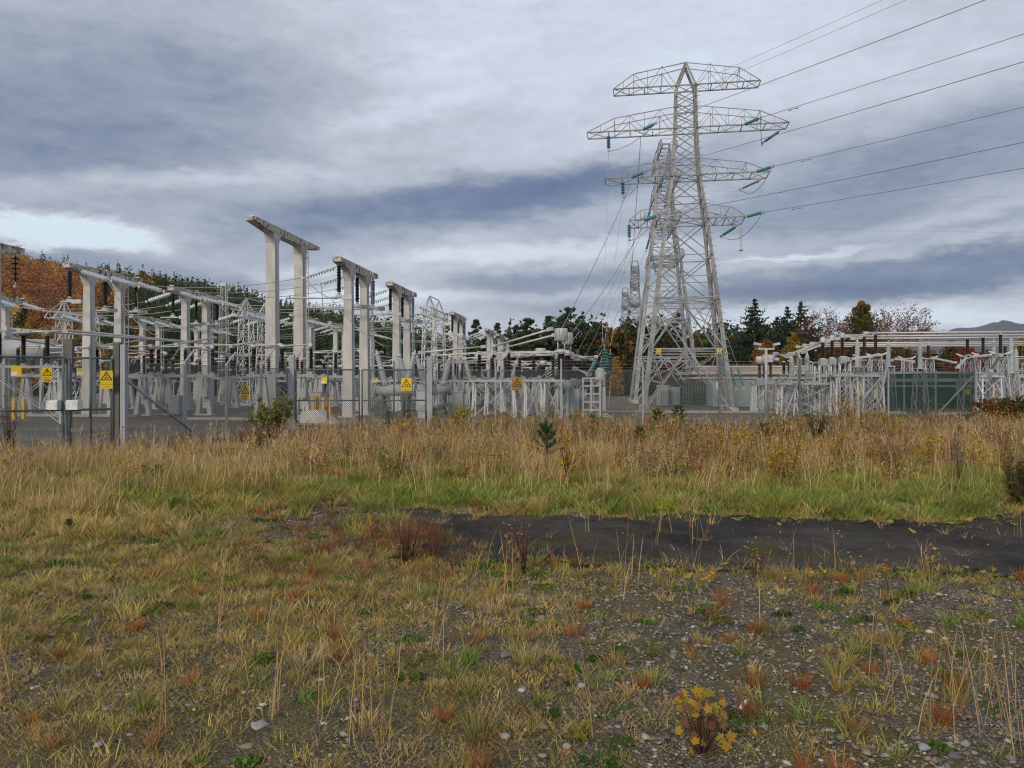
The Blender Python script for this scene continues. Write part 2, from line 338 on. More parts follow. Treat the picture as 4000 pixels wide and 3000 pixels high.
yp = [(-9.5,20.5), (-8.0,28.6), (-3,29.4), (4,30.4), (11.7,31.8), (20.4,34.6), (44,60), (60,100), (-75,100), (-75,15), (-14.6,16.8)]
mb = MB(); mb.add([(x,y,.012) for x, y in yp], [tuple(range(len(yp)))], gravel); kind(mb.build('gravel_yard'), 'structure')
# tarmac strip: cells of a fine grid inside the ragged edge
tx = np.arange(-3, 16, .09); ty = np.arange(6, 22, .09); TX, TY = np.meshgrid(tx, ty); keep = (tar_d(TX,TY) > 0); n_ = len(tx)
jj = (np.arange(len(ty)-1)[:,None]*n_+np.arange(n_-1)[None,:]).ravel(); kf = keep.ravel()
jj = jj[kf[jj] & kf[jj+1] & kf[jj+n_] & kf[jj+n_+1]]
TZ = np.full(TX.shape, .014)+.006*vnoise(TX,TY,.9,31)
t = npmesh('tarmac_strip', np.stack([TX,TY,TZ],-1).reshape(-1,3), np.stack([jj,jj+1,jj+n_+1,jj+n_],-1), tarm, smooth=True); kind(t, 'structure')
# pale kerb lines and cable trench covers in the yard
troughm = mat('trench_cover_concrete', (.42,.40,.36), (.30,.28,.25), 2, .9)
for i, (p0, p1, nm) in enumerate([(yd(9,9.5), yd(32,9.5), 'long'), (yd(-30,1), yd(-10.5,1), 'left'), (yd(-6.5,-1.5), yd(-1,-1.5), 'middle')]):
    mb = MB(); d = (p1-p0); n = int(d.length/1.0)
    for k in range(n): mb.bar(p0+d*(k/n)+Vector((0,0,.06)), p0+d*((k+.985)/n)+Vector((0,0,.06)), .5, .12, troughm)
    tag(mb.build('cable_trench'), f'{nm} row of low concrete cable trench covers in the gravel yard', 'cable trench', 'cable trench covers')

# ---------------------------------------------------------------- hill, mountains, woods
def quads(c, s, col, asp=.6, up=.0):
    c = np.asarray(c, np.float32); n = len(c); s = np.broadcast_to(np.asarray(s, np.float32), (n,))[:,None]
    a = RNG.normal(size=(n,3)); a /= np.linalg.norm(a, axis=1, keepdims=True); b = RNG.normal(size=(n,3)); b[:,2] *= 1-up
    b -= a*(a*b).sum(1, keepdims=True); b /= np.linalg.norm(b, axis=1, keepdims=True)
    V = np.stack([c-a*s, c+b*s*asp, c+a*s, c-b*s*asp], 1).reshape(-1,3); Fc = np.arange(4*n).reshape(-1,4)
    return V, Fc, np.repeat(np.asarray(col, np.float32), 4, 0)
RIDGE_X = np.array([-1500,-600,0,80,244,461,620,800,925,1034,1142,1332,1600,1900,2300.]); RIDGE_Y = np.array([905,930,985,993,1030,1062,1095,1134,1152,1196,1220,1262,1340,1430,1490.])
def hill_z(px, r):
    ry = np.interp(px, RIDGE_X, RIDGE_Y)+62; top = CAM_H+(HZ-ry)/F*330
    t = np.clip((r-105)/225, 0, 1.25); return np.clip(top, 0, None)*np.where(t < 1, t*(1.25-.25*t), 1-.5*(t-1))-.6
hp = np.linspace(-1500, 2300, 90); hr = np.linspace(100, 390, 40); HP, HR = np.meshgrid(hp, hr)
hv = np.stack([(HP-2000)/F*HR, HR, hill_z(HP, HR)+.8*vnoise(HP*.02, HR*.1, 1, 3)*(HR > 115)], -1).reshape(-1,3); k_ = len(hp)
hh = (np.arange(len(hr)-1)[:,None]*k_+np.arange(k_-1)[None,:]).ravel()
hillm = mat('brown_hill_floor', (.10,.065,.03), (.05,.05,.02), .05, .95)
kind(npmesh('hill', hv, np.stack([hh,hh+1,hh+k_+1,hh+k_],-1), hillm, smooth=True), 'structure')
def tree_pts(kind_, n):                                # unit crown: z 0..1, radius about .5
    if kind_ == 'cone':
        z = 1-np.sqrt(RNG.random(n)); z = np.clip(z, .02, .99); ph = RNG.random(n)*6.283; r = (1-z)*.42*(.55+.45*RNG.random(n))*(1+.25*np.sin(z*40)); return np.stack([r*np.cos(ph), r*np.sin(ph), z], 1)
    v = RNG.normal(size=(n,3)); v /= np.linalg.norm(v, axis=1, keepdims=True); v *= (.62+.38*RNG.random(n))[:,None]*(1+.16*np.sin(v[:,:1]*7+RNG.random()*6)*np.cos(v[:,1:2]*6+RNG.random()*6))
    return v*np.array([.5,.5,.52])+np.array([0,0,.5])
AUT = np.array([(.30,.13,.05),(.24,.105,.05),(.36,.19,.055),(.19,.095,.055),(.42,.26,.06),(.25,.15,.055),(.18,.14,.05)])
def wood(name, label, spots, nq, qs, group=None):
    Vs = []; Fs = []; Cs = []; off = 0
    for (x, y, z, h, w, kd, c) in spots:
        n = nq if kd == 'cone' else int(nq*1.3); p = tree_pts(kd, n)*np.array([w,w,h])+np.array([x,y,z]); cc = np.array(c)[None]*(.7+.6*RNG.random((n,1)))
        a, b, c2 = quads(p, qs*(.6+.8*RNG.random(n)), cc, .7); Vs.append(a); Fs.append(b+off); Cs.append(c2); off += len(a)
    o = npmesh(name, np.concatenate(Vs), np.concatenate(Fs), foil, np.concatenate(Cs)); kind(o, 'stuff'); o['label'] = label; o['category'] = 'woodland'; return o
sa = []; sc_ = []
for i in range(3600):
    r = math.sqrt(112**2+(338**2-112**2)*RNG.random()); px = RNG.uniform(-1250, 1750); x = (px-2000)/F*r; z = float(hill_z(px, r))
    nzv = float(fbm(x, r, .022, 41)); nz2 = float(fbm(x, r, .03, 45)); pxn = px+nzv*330; ridge = r > 322
    conif = (pxn > 520) or (ridge and RNG.random() < .75) or (nz2 > .62)
    if conif:
        if px > 480 and r < 300 and nz2 < -.30 and RNG.random() < .8: sa.append((x, r, z, RNG.uniform(7,10), RNG.uniform(5,7), 'ball', AUT[RNG.integers(0,7)]*.8)); continue
        h = RNG.uniform(8, 13) if not ridge else RNG.uniform(7.5, 12); sc_.append((x, r, z, h, h*RNG.uniform(.5,.72), 'cone', np.array((.050,.082,.034))*RNG.uniform(.6,1.4)))
    else:
        k = int(np.clip((nzv+.5)*5+RNG.normal()*1.2, 0, 6)); sa.append((x, r, z-.5, RNG.uniform(5,9), RNG.uniform(4,6.5), 'ball', AUT[k]*RNG.uniform(.9,1.6)))
wood('autumn_woodland', 'rust and gold autumn woodland covering the left hillside', sa, 330, .27)
wood('conifer_woodland', 'dark green conifer woodland on the hillside and ridge', sc_, 230, .30)
# dark belt of trees behind the yard, left to right
sb = []
for i in range(600):
    px = RNG.uniform(500, 4300); r = RNG.uniform(104, 150); x = (px-2000)/F*r; hmax = np.interp(px, [500,1500,1850,2000,2350,2480,2700,3050,3250,3400,4300], [6.5,7,7.8,10.2,11.0,10.4,10,9.5,7.5,6.2,6])
    if px > 2300 and RNG.random() < .38: c, kd = AUT[RNG.integers(0,7)]*.62, 'ball'
    elif px > 3300: c, kd = np.array((.10,.07,.035))*RNG.uniform(.6,1.2), 'ball'
    else: c, kd = np.array((.05,.074,.03))*RNG.uniform(.6,1.5), ('cone' if RNG.random() < .18 else 'ball')
    h = hmax*RNG.uniform(.72,1.08); sb.append((x, r, 0, h, h*RNG.uniform(.55,.9), kd, c))
wood('tree_belt', 'dark mixed tree belt behind the substation yard', sb, 520, .31)
ss = []
for i in range(160):
    px = RNG.uniform(-200, 2400); r = RNG.uniform(96, 112); x = (px-2000)/F*r; h = RNG.uniform(2,4.5)
    ss.append((x, r, 0, h, h*1.1, 'ball', (AUT[RNG.integers(0,7)]*.55 if RNG.random() < .45 else np.array((.03,.042,.018)))))
wood('scrub', 'low brown and green scrub along the far edge of the yard', ss, 120, .3)
# mountains far off at the right
mx_ = np.array([2400,3200,3450,3533,3610,3680,3740,3790,3850,3917,3960,4000,4200,4600,5200.]); my_ = np.array([1440,1372,1318,1290,1287,1296,1282,1284,1272,1250,1262,1268,1230,1260,1330.])
mp = np.linspace(2400, 5200, 160); D = 4200.; mh = CAM_H+(HZ-np.interp(mp, mx_, my_))/F*D+6*vnoise(mp, mp*0, .03, 3)+3*vnoise(mp, mp*0, .09, 3)
rows = []
for t_, q in ((0,-.02), (.35,.32), (.6,.62), (.82,.86), (1,1), (1.5,.5)):
    d = D*(.72+.28*t_); rows.append(np.stack([(mp-2000)/F*d, np.full_like(mp, d), mh*q*(1+.10*vnoise(mp, mp*0+t_*9, .02, 8)*(t_ < 1))], 1))
k_ = len(mp); hh = (np.arange(5)[:,None]*k_+np.arange(k_-1)[None,:]).ravel()
mtm = mat('haze_blue_heather_slope', (.075,.078,.095), (.042,.045,.06), .004, .95)  # slope colour leans blue to paint in distance haze, besides the air volume
kind(npmesh('mountains', np.concatenate(rows), np.stack([hh,hh+1,hh+k_+1,hh+k_],-1), mtm, smooth=True), 'structure')

# individual trees
def pine(px, top, Y, w, label, base=.42, lean=.3):
    x = (px-2000)/F*Y; H = CAM_H+(HZ-top)/F*Y; r = w*1.45/F*Y/2; base = .30; t = thing('pine_tree', label, 'tree', (x,Y,0), 0, 'dark pines behind the yard')
    tr = MB(); tr.tube([(0,0,-.2), (.1,0,H*.35), (lean*.5,.1,H*.7), (lean*.3,0,H*.96)], [.24,.19,.11,.04], bark, 7); cen = []
    for k in range(46):
        f = (k+RNG.random())/46; z = H*(.10+.88*f); env = .6+.4*f/.35 if f < .35 else (1-((f-.35)/.65)**2)**.6; rr = r*env*.85*RNG.uniform(.05,1.0)**.5; ph = RNG.random()*6.28
        c = np.array((rr*math.cos(ph)+lean*.4*f, rr*math.sin(ph), z)); cen.append((c, RNG.uniform(.20,.38)*r*(1-.35*f)))
        tr.tube([(lean*.4*f,0,max(.1,z-.5)), tuple(c)], [.06,.02], bark, 4)
    cen.append((np.array((lean*.3,0,H-.35)), r*.22))
    P = []; C = []
    for c, q in cen:
        n = 150; v = RNG.normal(size=(n,3)); v /= np.linalg.norm(v, axis=1, keepdims=True); v *= q*RNG.random((n,1))**.4*np.array([1.15,1.15,.55]); P.append(c+v)
        C.append(np.array((.058,.092,.040))*RNG.uniform(.55,1.5)*(.75+.5*RNG.random((n,1))))
    V_, F_, C_ = quads(np.concatenate(P), .10+.12*RNG.random(150*len(cen)), np.concatenate(C), .38)
    tr.build('trunk', t); npmesh('crown', V_, F_, foil, C_, t)
for a in [(1480,1262,100,60,'small pine showing between the second middle-row gantry legs'), (1560,1268,98,66,'wide pine right of the second middle-row gantry'), (1858,1246,104,62,'first pine right of the lattice gantry, flat-topped'),
          (1940,1258,108,44,'narrow pine just right of the flat-topped pine'), (1985,1288,112,50,'lowest dark pine, left of the broad rounded pine'), (2057,1240,104,100,'broad rounded pine above the amber danger sign'),
          (2140,1230,110,70,'ragged pine with a thin spire left of the tallest pine'), (2218,1198,106,100,'tallest pine, behind the big metal transformer head'), (2272,1230,112,70,'steep pine touching the right side of the tallest pine'),
          (2325,1258,108,90,'wide sloping pine at right end of the pine group'), (2395,1288,116,80,'low dark pine above the golden larch'), (2640,1218,120,84,'dark pine seen through the legs of the tall pylon'),
          (2825,1258,124,70,'olive pine just right of the tall pylon'), (2470,1285,120,70,'dark pine behind the far pylons')]: pine(*a)
def fir(px, top, Y, w, label, dens=1.):
    x = (px-2000)/F*Y; H = CAM_H+(HZ-top)/F*Y; r = w*2.6/F*Y/2; t = thing('fir_tree', label, 'tree', (x,Y,0), 0, 'spiky firs right of the pylon')
    tr = MB(); tr.tube([(0,0,-.2), (0,0,H*.5), (0,0,H)], [.3,.17,.03], bark, 7); P = []; C = []; S = []
    nw = 26
    for k in range(nw):
        f = k/(nw-1); z = H*(.12+.86*f); L = r*(1-f)**.85*1.05+.15; nb = int(10-5*f)
        for j in range(nb):
            ph = RNG.random()*6.28; l = L*RNG.uniform(.6,1.15); m = max(5, int(l*9*dens)); s = np.linspace(.12, 1, m)
            zz = z-l*.30*s+l*.34*s**3; pts = np.stack([l*s*math.cos(ph), l*s*math.sin(ph), zz], 1); pts += RNG.normal(size=pts.shape)*.12*l*.4; P.append(pts)
            C.append(np.array((.042,.064,.036))*RNG.uniform(.6,1.4)*(.8+.4*RNG.random((m,1)))); S.append(.34*(1.1-.5*s)*RNG.uniform(.8,1.2,m))
    V_, F_, C_ = quads(np.concatenate(P), np.concatenate(S), np.concatenate(C), .4); tr.build('trunk', t); npmesh('crown', V_, F_, foil, C_, t)
fir(2948, 1166, 92, 165, 'tallest spiky fir behind the flat-roofed building'); fir(3035, 1238, 96, 100, 'short thin fir between the two big firs', .7); fir(3128, 1178, 94, 190, 'broad double-topped fir above the golden tree', .9); fir(3075, 1196, 95, 110, 'slim fir spire left of the double-topped fir', .7)
def puffy(name, px, top, Y, w, label, cols, base=.08, conic=.5, qs=.16, n=2600, grp=None):
    x = (px-2000)/F*Y; H = CAM_H+(HZ-top)/F*Y; r = w/F*Y/2; t = thing(name, label, 'tree', (x,Y,0), 0, grp); tr = MB(); tr.tube([(0,0,-.2), (.05,0,H*.5), (0,0,H*.93)], [.16,.1,.03], bark, 6); P = []; C = []; m = n//26
    for k in range(26):
        f = (k+RNG.random())/26.; z = H*(base+(.97-base)*f); R_ = r*((1-f)**.8*conic+(1-conic)*math.sqrt(max(.05, 1-(2*f-.9)**2*.8)))
        ph = RNG.random()*6.28; R_ *= 1.15; c = np.array((R_*.62*math.cos(ph), R_*.62*math.sin(ph), z)); q = R_*RNG.uniform(.4,.65)+.22; tr.tube([(0,0,max(.1,z-q)), tuple(c)], [.04,.012], bark, 4)
        v = RNG.normal(size=(m,3)); v /= np.linalg.norm(v, axis=1, keepdims=True); v *= q*RNG.random((m,1))**.4*np.array([1,1,.9]); P.append(c+v); C.append(np.array(cols[RNG.integers(0,len(cols))])*RNG.uniform(.7,1.3)*(.8+.4*RNG.random((m,1))))
    P = np.concatenate(P); P[:,2] = np.clip(P[:,2], .05, H); V_, F_, C_ = quads(P, qs*(.6+.8*RNG.random(len(P))), np.concatenate(C), .5); tr.build('trunk', t); npmesh('crown', V_, F_, foil, C_, t)
puffy('larch_tree', 2405, 1395, 96, 60, 'slender golden larch left of the far pylons', [(.36,.19,.025),(.30,.14,.02)], conic=.7)
puffy('larch_tree', 3100, 1300, 84, 130, 'golden conical tree in front of the double-topped fir', [(.34,.23,.03),(.28,.20,.03)], conic=.8)
puffy('autumn_tree', 2988, 1330, 86, 100, 'orange tree behind the floodlight post', [(.34,.15,.04),(.26,.10,.03)], conic=.2)
puffy('conifer_tree', 3370, 1172, 80, 270, 'big bronze green conical tree above the upper busbars', [(.13,.11,.025),(.20,.11,.03),(.10,.085,.025)], conic=.85, n=9000, qs=.14)
puffy('autumn_tree', 3770, 1358, 80, 110, 'red autumn tree behind the pale grey arresters', [(.26,.06,.03),(.20,.05,.03)], conic=.1)
puffy('autumn_tree', 2640, 1395, 92, 170, 'dark red copper tree behind the tall pylon legs', [(.085,.028,.025),(.06,.022,.02)], conic=.1)
puffy('autumn_tree', 3240, 1370, 86, 120, 'orange-brown tree behind the three thick brown insulators', [(.30,.16,.03),(.20,.09,.03)], conic=.2)
puffy('autumn_tree', 3130, 1400, 82, 60, 'small yellow tree behind the pale bushings', [(.34,.24,.04),(.28,.19,.03)], conic=.3)
puffy('autumn_tree', 4010, 1318, 70, 90, 'yellow tree at the right end of the busbars', [(.34,.22,.03),(.28,.17,.03)], conic=.2)
puffy('autumn_tree', 3725, 1330, 90, 90, 'dark green bush behind the busbars, left of red tree', [(.05,.07,.02),(.08,.09,.02)], conic=.1)
puffy('autumn_tree', 110, 1265, 92, 120, 'bright gold tree behind the left insulators', [(.40,.24,.03),(.34,.18,.03)], conic=.2)
puffy('autumn_tree', 560, 1300, 96, 80, 'amber tree seen between two left-row columns', [(.36,.19,.03),(.30,.14,.025)], conic=.2)
puffy('autumn_tree', 95, 1200, 110, 110, 'dark green round tree above the gold tree', [(.04,.055,.02)], conic=.1)
def bare(px, top, Y, w, label):
    x = (px-2000)/F*Y; H = CAM_H+(HZ-top)/F*Y; t = thing('bare_tree', label, 'tree', (x,Y,0), 0, 'nearly bare trees'); tr = MB(); tips = []; w = w/F*Y/2
    def br(p, d, l, r, k):
        q = p+d*l; tr.tube([p, (p+q)/2+Vector(RNG.normal(size=3))*.06*l, q], [r,r*.8,r*.62], twig, 4); tips.append(q); tips.append((p+q)/2)
        if k == 0: return
        for _ in range(3 if k > 1 else 4):
            e = (d+Vector((RNG.normal()*.55, RNG.normal()*.55, RNG.normal()*.28+.1))).normalized(); br(q, e, l*RNG.uniform(.6,.82), r*.6, k-1)
    for k in range(5):
        ph = k*1.257+RNG.random()*.6; br(Vector((0,0,H*.12)), Vector((math.cos(ph)*w/H*1.3, math.sin(ph)*.5, 1)).normalized(), H*.30, .08, 4)
    tr.tube([(0,0,-.2), (0,0,H*.13)], [.14,.1], bark, 6); tr.build('trunk', t)
    tp = np.array([tuple(v) for v in tips if v.z > H*.3]); tp = tp[RNG.random(len(tp)) < .75]; P = np.repeat(tp, 2, 0)+RNG.normal(size=(len(tp)*2,3))*.14
    V_, F_, C_ = quads(P, .065+.05*RNG.random(len(P)), np.array((.22,.10,.06))*(.6+.8*RNG.random((len(P),1))), .7); npmesh('crown', V_, F_, foil, C_, t)
bare(3480, 1185, 82, 170, 'nearly bare reddish tree right of the bronze conical tree'); bare(3300, 1190, 84, 150, 'nearly bare tree behind the left side of the bronze tree')

# ---------------------------------------------------------------- insulators and wires
def mk_string(n, r, gm, nm, pitch=.146):
    m = MB(); m.rod((0,0,0), (0,0,.22), .022, galv, 6); z = .2
    for i in range(n):
        m.lathe([(.02,z), (.045,z+.01), (.05,z+.05), (r,z+.085), (r*.98,z+.10), (r*.55,z+.105), (.03,z+.12), (.02,z+pitch)], gm, seg=12); z += pitch
    m.rod((0,0,z), (0,0,z+.2), .03, galv, 6); m.box((0,0,z+.2), (.07,.16,.09), galv); return m.mesh(nm), z+.2
ME_WS, LWS = mk_string(10, .145, glass_white, 'white_string'); ME_TS, LTS = mk_string(8, .10, glass_teal, 'teal_string', .135); ME_TV, LTV = mk_string(8, .125, glass_teal, 'close_teal_string', .095); ME_TB, LTB = mk_string(7, .20, glass_teal, 'thick_teal_string', .145)
_m = MB(); _m.lathe([(.05,0), (.07,-.02), (.07,-.12)], galv); _m.sheds(1.25, .075, .115, 17, porc_black, (0,0,-1.4)); _m.lathe([(.05,-1.52), (.075,-1.5), (.075,-1.4)], galv); _m.box((0,0,-1.58), (.30,.14,.1), galv_light); ME_HI = _m.mesh('hanging_insulator')
def mk_post(L, rc, rs, n, pm, nm):
    m = MB(); m.lathe([(rs*1.05,0), (rs*1.05,.05), (rc*1.2,.06), (rc*1.1,.1)], galv, seg=10); m.sheds(L-.2, rc, rs, n, pm, (0,0,.1)); m.lathe([(rc*1.2,L-.1), (rc*1.2,L-.02), (rs,L-.01), (rs,L+.03)], galv_light, seg=10); return m.mesh(nm)
ME_P13 = mk_post(1.35, .07, .115, 16, porc_black, 'post_insulator'); ME_P12 = mk_post(1.2, .06, .10, 15, porc, 'post_insulator_brown'); ME_P16 = mk_post(1.55, .11, .155, 18, porc, 'post_insulator_stout'); ME_P8 = mk_post(.8, .05, .12, 6, porc, 'post_insulator_short')
def wire(name, pts, r, m, label, cat='wire', grp=None): b = MB(); b.tube(pts, r, m, 5); return tag(b.build(name), label, cat, grp)

# ---------------------------------------------------------------- gantries
def gantry_mesh(H, L, cs, tw, bw, bh=.40):
    c = []; 
    for y in cs:
        m = MB(); t, b = tw/2, bw/2; m.prism((0,y,-.1), (0,y,H-bh-.55), [(-b,-b),(b,-b),(b,b),(-b,b)], concrete, (0,1,0), [(-t,-t),(t,-t),(t,t),(-t,t)])
        m.prism((0,y,H-bh-.55), (0,y,H-bh+.01), [(-t,-t),(t,-t),(t,t),(-t,t)], concrete, (0,1,0), [(-t-.03,-t-.28),(t+.03,-t-.28),(t+.03,t+.28),(-t-.03,t+.28)])
        m.rod((t+.05,y-t*.5,.2), (t*.9+.05,y-t*.5,H-bh-.3), .018, galv, 5); m.box((0,y,.0), (bw+.35,bw+.35,.12), concrete); c.append(m.mesh('column'))
    m = MB(); w = tw/2+.02; prof = [(0,H), (L,H), (L,H-.22), (cs[1]+.45,H-bh), (cs[0]-.45,H-bh), (0,H-.22)]
    vs = [(-w,y,z) for y, z in prof]+[(w,y,z) for y, z in prof]; n = 6
    m.add(vs, [tuple(range(n)), tuple(range(2*n-1,n-1,-1))]+[(i,n+i,n+(i+1)%n,(i+1)%n) for i in range(n)], concrete_dirty)
    m.box((0,L*.5,H+.035), (.12,L*.5,.07), concrete_dirty)
    for y in (.18, L*.5, L-.18): m.box((0,y,H+.08), (.3,.06,.05), galv)
    beam = m.mesh('crossbeam'); m = MB(); x0 = tw/2+.24; y = cs[1]
    for dy in (-.17, .17): m.bar((x0,y+dy,.4), (x0-.04,y+dy,H-.1), .035, .05, galv)
    for k in range(int((H-.8)/.33)): m.rod((x0,y-.17,.6+k*.33), (x0,y+.17,.6+k*.33), .011, galv, 5)
    for z in (1.5, 3.5, 5.5, H-1.2): m.bar((tw/2-.03,y,z), (x0,y,z), .05, .05, galv)
    return c, beam, m.mesh('ladder')
G_STD = gantry_mesh(7.6, 6.1, (1.75,4.3), .37, .52); G_BIG = gantry_mesh(11.0, 9.9, (2.9,7.15), .56, .70, .46)
def conc_gantry(a, b, ms, label, grp, ladder=True):
    t = thing('concrete_gantry', label, 'gantry', yd(a,b), TH, grp)
    for c in ms[0]: inst('column', c, t)
    inst('crossbeam', ms[1], t)
    if ladder: inst('ladder', ms[2], t)
    return t
def lattice_tower(m, cx, cy, w0, w1, H, st, n, wl=.07, wb=.045):
    def c(z, sx, sy): w = (w0+(w1-w0)*z/H)/2; return (cx+sx*w, cy+sy*w, z)
    for sx in (-1,1):
        for sy in (-1,1): m.ang(c(0,sx,sy), c(H,sx,sy), wl, st, (sx,0,0))
    for k in range(n):
        z0, z1 = H*k/n, H*(k+1)/n
        for q in range(4):
            s = [(-1,-1),(1,-1),(1,1),(-1,1)]; A, B = s[q], s[(q+1)%4]
            m.bar(c(z0,*A), c(z1,*B), wb, wb*.4, st); m.bar(c(z0,*B), c(z1,*A), wb, wb*.4, st); m.bar(c(z1,*A), c(z1,*B), wb, wb*.4, st)
_l = []
for cy in (1.4, 4.6):
    m = MB(); lattice_tower(m, 0, cy, 1.15, .75, 6.9, white_steel, 6)
    for sx in (-1,1): m.ang((sx*.38,cy-.38,6.9), (0,cy,8.0), .07, white_steel); m.ang((sx*.38,cy+.38,6.9), (0,cy,8.0), .07, white_steel)
    m.box((0,cy,.05), (1.5,1.5,.25), concrete); _l.append(m.mesh('lattice_leg'))
m = MB()
for x in (-.38,.38):
    for z in (6.55, 7.05): m.ang((x,-.2,z), (x,6.2,z), .08, white_steel)
    for k in range(8): m.bar((x,-.2+k*.8,6.55), (x,.2+k*.8,7.05), .05, .02, white_steel); m.bar((x,.2+k*.8,7.05), (x,.6+k*.8,6.55), .05, .02, white_steel)
for k in range(9): m.bar((-.38,-.2+k*.8,7.05), (.38,.2+k*.8 if k < 8 else 6.2,7.05), .05, .02, white_steel); m.bar((-.38,-.2+k*.8,6.55), (.38,-.2+k*.8,6.55), .05, .02, white_steel)
for (q, e) in ((-.2, 1.4), (6.2, 4.6)): m.ang((0,e,8.0), (0,q,7.05), .06, white_steel)
m.bar((0,1.4,8.0), (0,4.6,8.0), .06, .06, white_steel); ME_LB = m.mesh('lattice_beam')
def lat_gantry(a, b, label, grp):
    t = thing('lattice_gantry', label, 'gantry', yd(a,b), TH, grp)
    for x in _l: inst('lattice_leg', x, t)
    inst('lattice_beam', ME_LB, t); return t
ROWS = {'middle': (0., 0., [0., 9.0, None, 28.2, 48., 57.2, 66.]), 'left': (-13.9, .3, [.3, 9.6, None, 28.2, 37.6, 47.]), 'far-left': (-28.5, 0., [None, 9.6, None, 28.2, 37.6])}
LATB = 18.4
NTH = ['nearest', 'second', 'third', 'fourth', 'fifth', 'sixth', 'farthest']
MID = ['tall stained concrete gantry with ladder behind the middle gates', 'concrete gantry with ladder behind the paired grey circuit breakers', None, 'short-looking concrete gantry just right of the middle lattice gantry', 'first of three small far concrete gantries above the white tubes', 'middle of three small far concrete gantries above the white tubes', 'farthest small concrete gantry before the pines']
LEF = ['concrete gantry with white strings behind the left gate warning signs', 'concrete gantry right of the rusty fence post, hung with white strings', None, 'small far concrete gantry seen past the biggest gantry columns', 'smaller far concrete gantry deep in the left row', 'farthest concrete gantry of the left row']
FAR = [None, 'concrete gantry cut by the left frame edge, above brown insulators', None, 'distant concrete gantry seen between left-row columns', 'most distant concrete gantry of the far-left row']
GAN = {}
for rn, labs in (('middle', MID), ('left', LEF), ('far-left', FAR)):
    a, _, bs = ROWS[rn]
    for i, b in enumerate(bs):
        if labs[i]: conc_gantry(a, b, G_STD, labs[i], 'concrete busbar gantries')
        if i == 2: lat_gantry(a, LATB, {'middle': 'white lattice gantry with twin peaks right of middle concrete gantries', 'left': 'white lattice gantry just left of the biggest concrete gantry', 'far-left': 'white lattice gantry behind the first left-row concrete columns'}[rn], 'white lattice gantries')
conc_gantry(-7.15, 6.2, G_BIG, 'biggest bare concrete gantry, standing highest against the sky', 'concrete busbar gantries')
conc_gantry(-13.1, -9.75, G_STD, 'partly hidden concrete gantry whose beam end enters from the left frame edge', 'concrete busbar gantries')
# strings and wires across the two bays, hanging insulators, tube busbars
BAYN = ['first', 'second', 'third', 'fourth', 'fifth', 'sixth']
PHN = ['near', 'middle', 'far']
def bay(aL, aR, b, tag_, bn, lat, rz=7.2):
    for k, s in enumerate((.75, 3.05, 5.4)):
        for side in (0, 1):
            a0 = aL+.24 if side == 0 else aR-.24; sg = 1 if side == 0 else -1
            p0 = yd(a0, b+s, (6.8 if lat else 7.3)); d = (W*sg+Vector((0,0,-.30))).normalized()
            o = inst('insulator_string', ME_WS, None, p0, 0, quat(d)); tag(o, f'{"left" if side == 0 else "right"} white glass string of the {PHN[k]} {bn} wire, {tag_}', 'insulator', 'white glass insulator strings')
            if side == 0: q0 = p0+d*(LWS-.03)
            else: q1 = p0+d*(LWS-.03)
        wire('overhead_wire', sag(q0, q1, .42), .017, wire_dark if b < 6 and aL > -20 else wire_pale, f'{PHN[k]} {bn} overhead wire, {tag_}', 'wire', 'overhead wires between gantry rows')
LM = 'left row to middle row'; KL = 'far-left row to left row'
for i, (b, lat) in enumerate([(.15,0), (9.3,0), (LATB,1), (28.2,0), (47.5,0)]): bay(-13.9, 0, b, LM, BAYN[i]+' bay', lat)
for i, (b, lat) in enumerate([(9.6,0), (LATB,1), (28.2,0), (37.6,0)]): bay(-28.5, -13.9, b, KL, BAYN[i]+' bay', lat)
def hang(a, b, who, left, right, sp=(.3,3.05,5.8)):
    for k, s in enumerate(sp):
        o = inst('hanging_insulator', ME_HI, None, yd(a, b+s, 7.38 if s in (.3,5.8) else 7.2), TH); tag(o, f'dark ribbed insulator hanging under the {PHN[k]} part of {who}', 'insulator', 'dark insulators hanging under beams')
        z = (7.38 if s in (.3,5.8) else 7.2)-1.66; m = MB(); m.rod(yd(a-left, b+s, z), yd(a+right, b+s, z), .05, alu, 8); m.box(yd(a+right-.1, b+s, z), (.5,.18,.2), galv_light, TH)
        tag(m.build('tubular_busbar'), f'short pale tube under the {PHN[k]} hanging insulator of {who}', 'busbar', 'short tubes held under gantry beams')
hang(0, 0, 'nearest middle gantry', 2.6, .5); hang(0, 9.0, 'second middle gantry', 2.6, .5); hang(0, 28.2, 'fourth middle gantry', 1, .8); hang(-13.9, 9.6, 'second left-row gantry', .8, .8); hang(-13.9, .3, 'first left-row gantry', .5, .5)
o = inst('hanging_insulator', mk_string(5, .19, porc, 'brown_string', .22)[0], None, yd(-13.1, -3.95, 7.4), 0, quat((0,0,-1))); tag(o, 'brown disc insulator hanging under the beam end at the left frame edge', 'insulator')
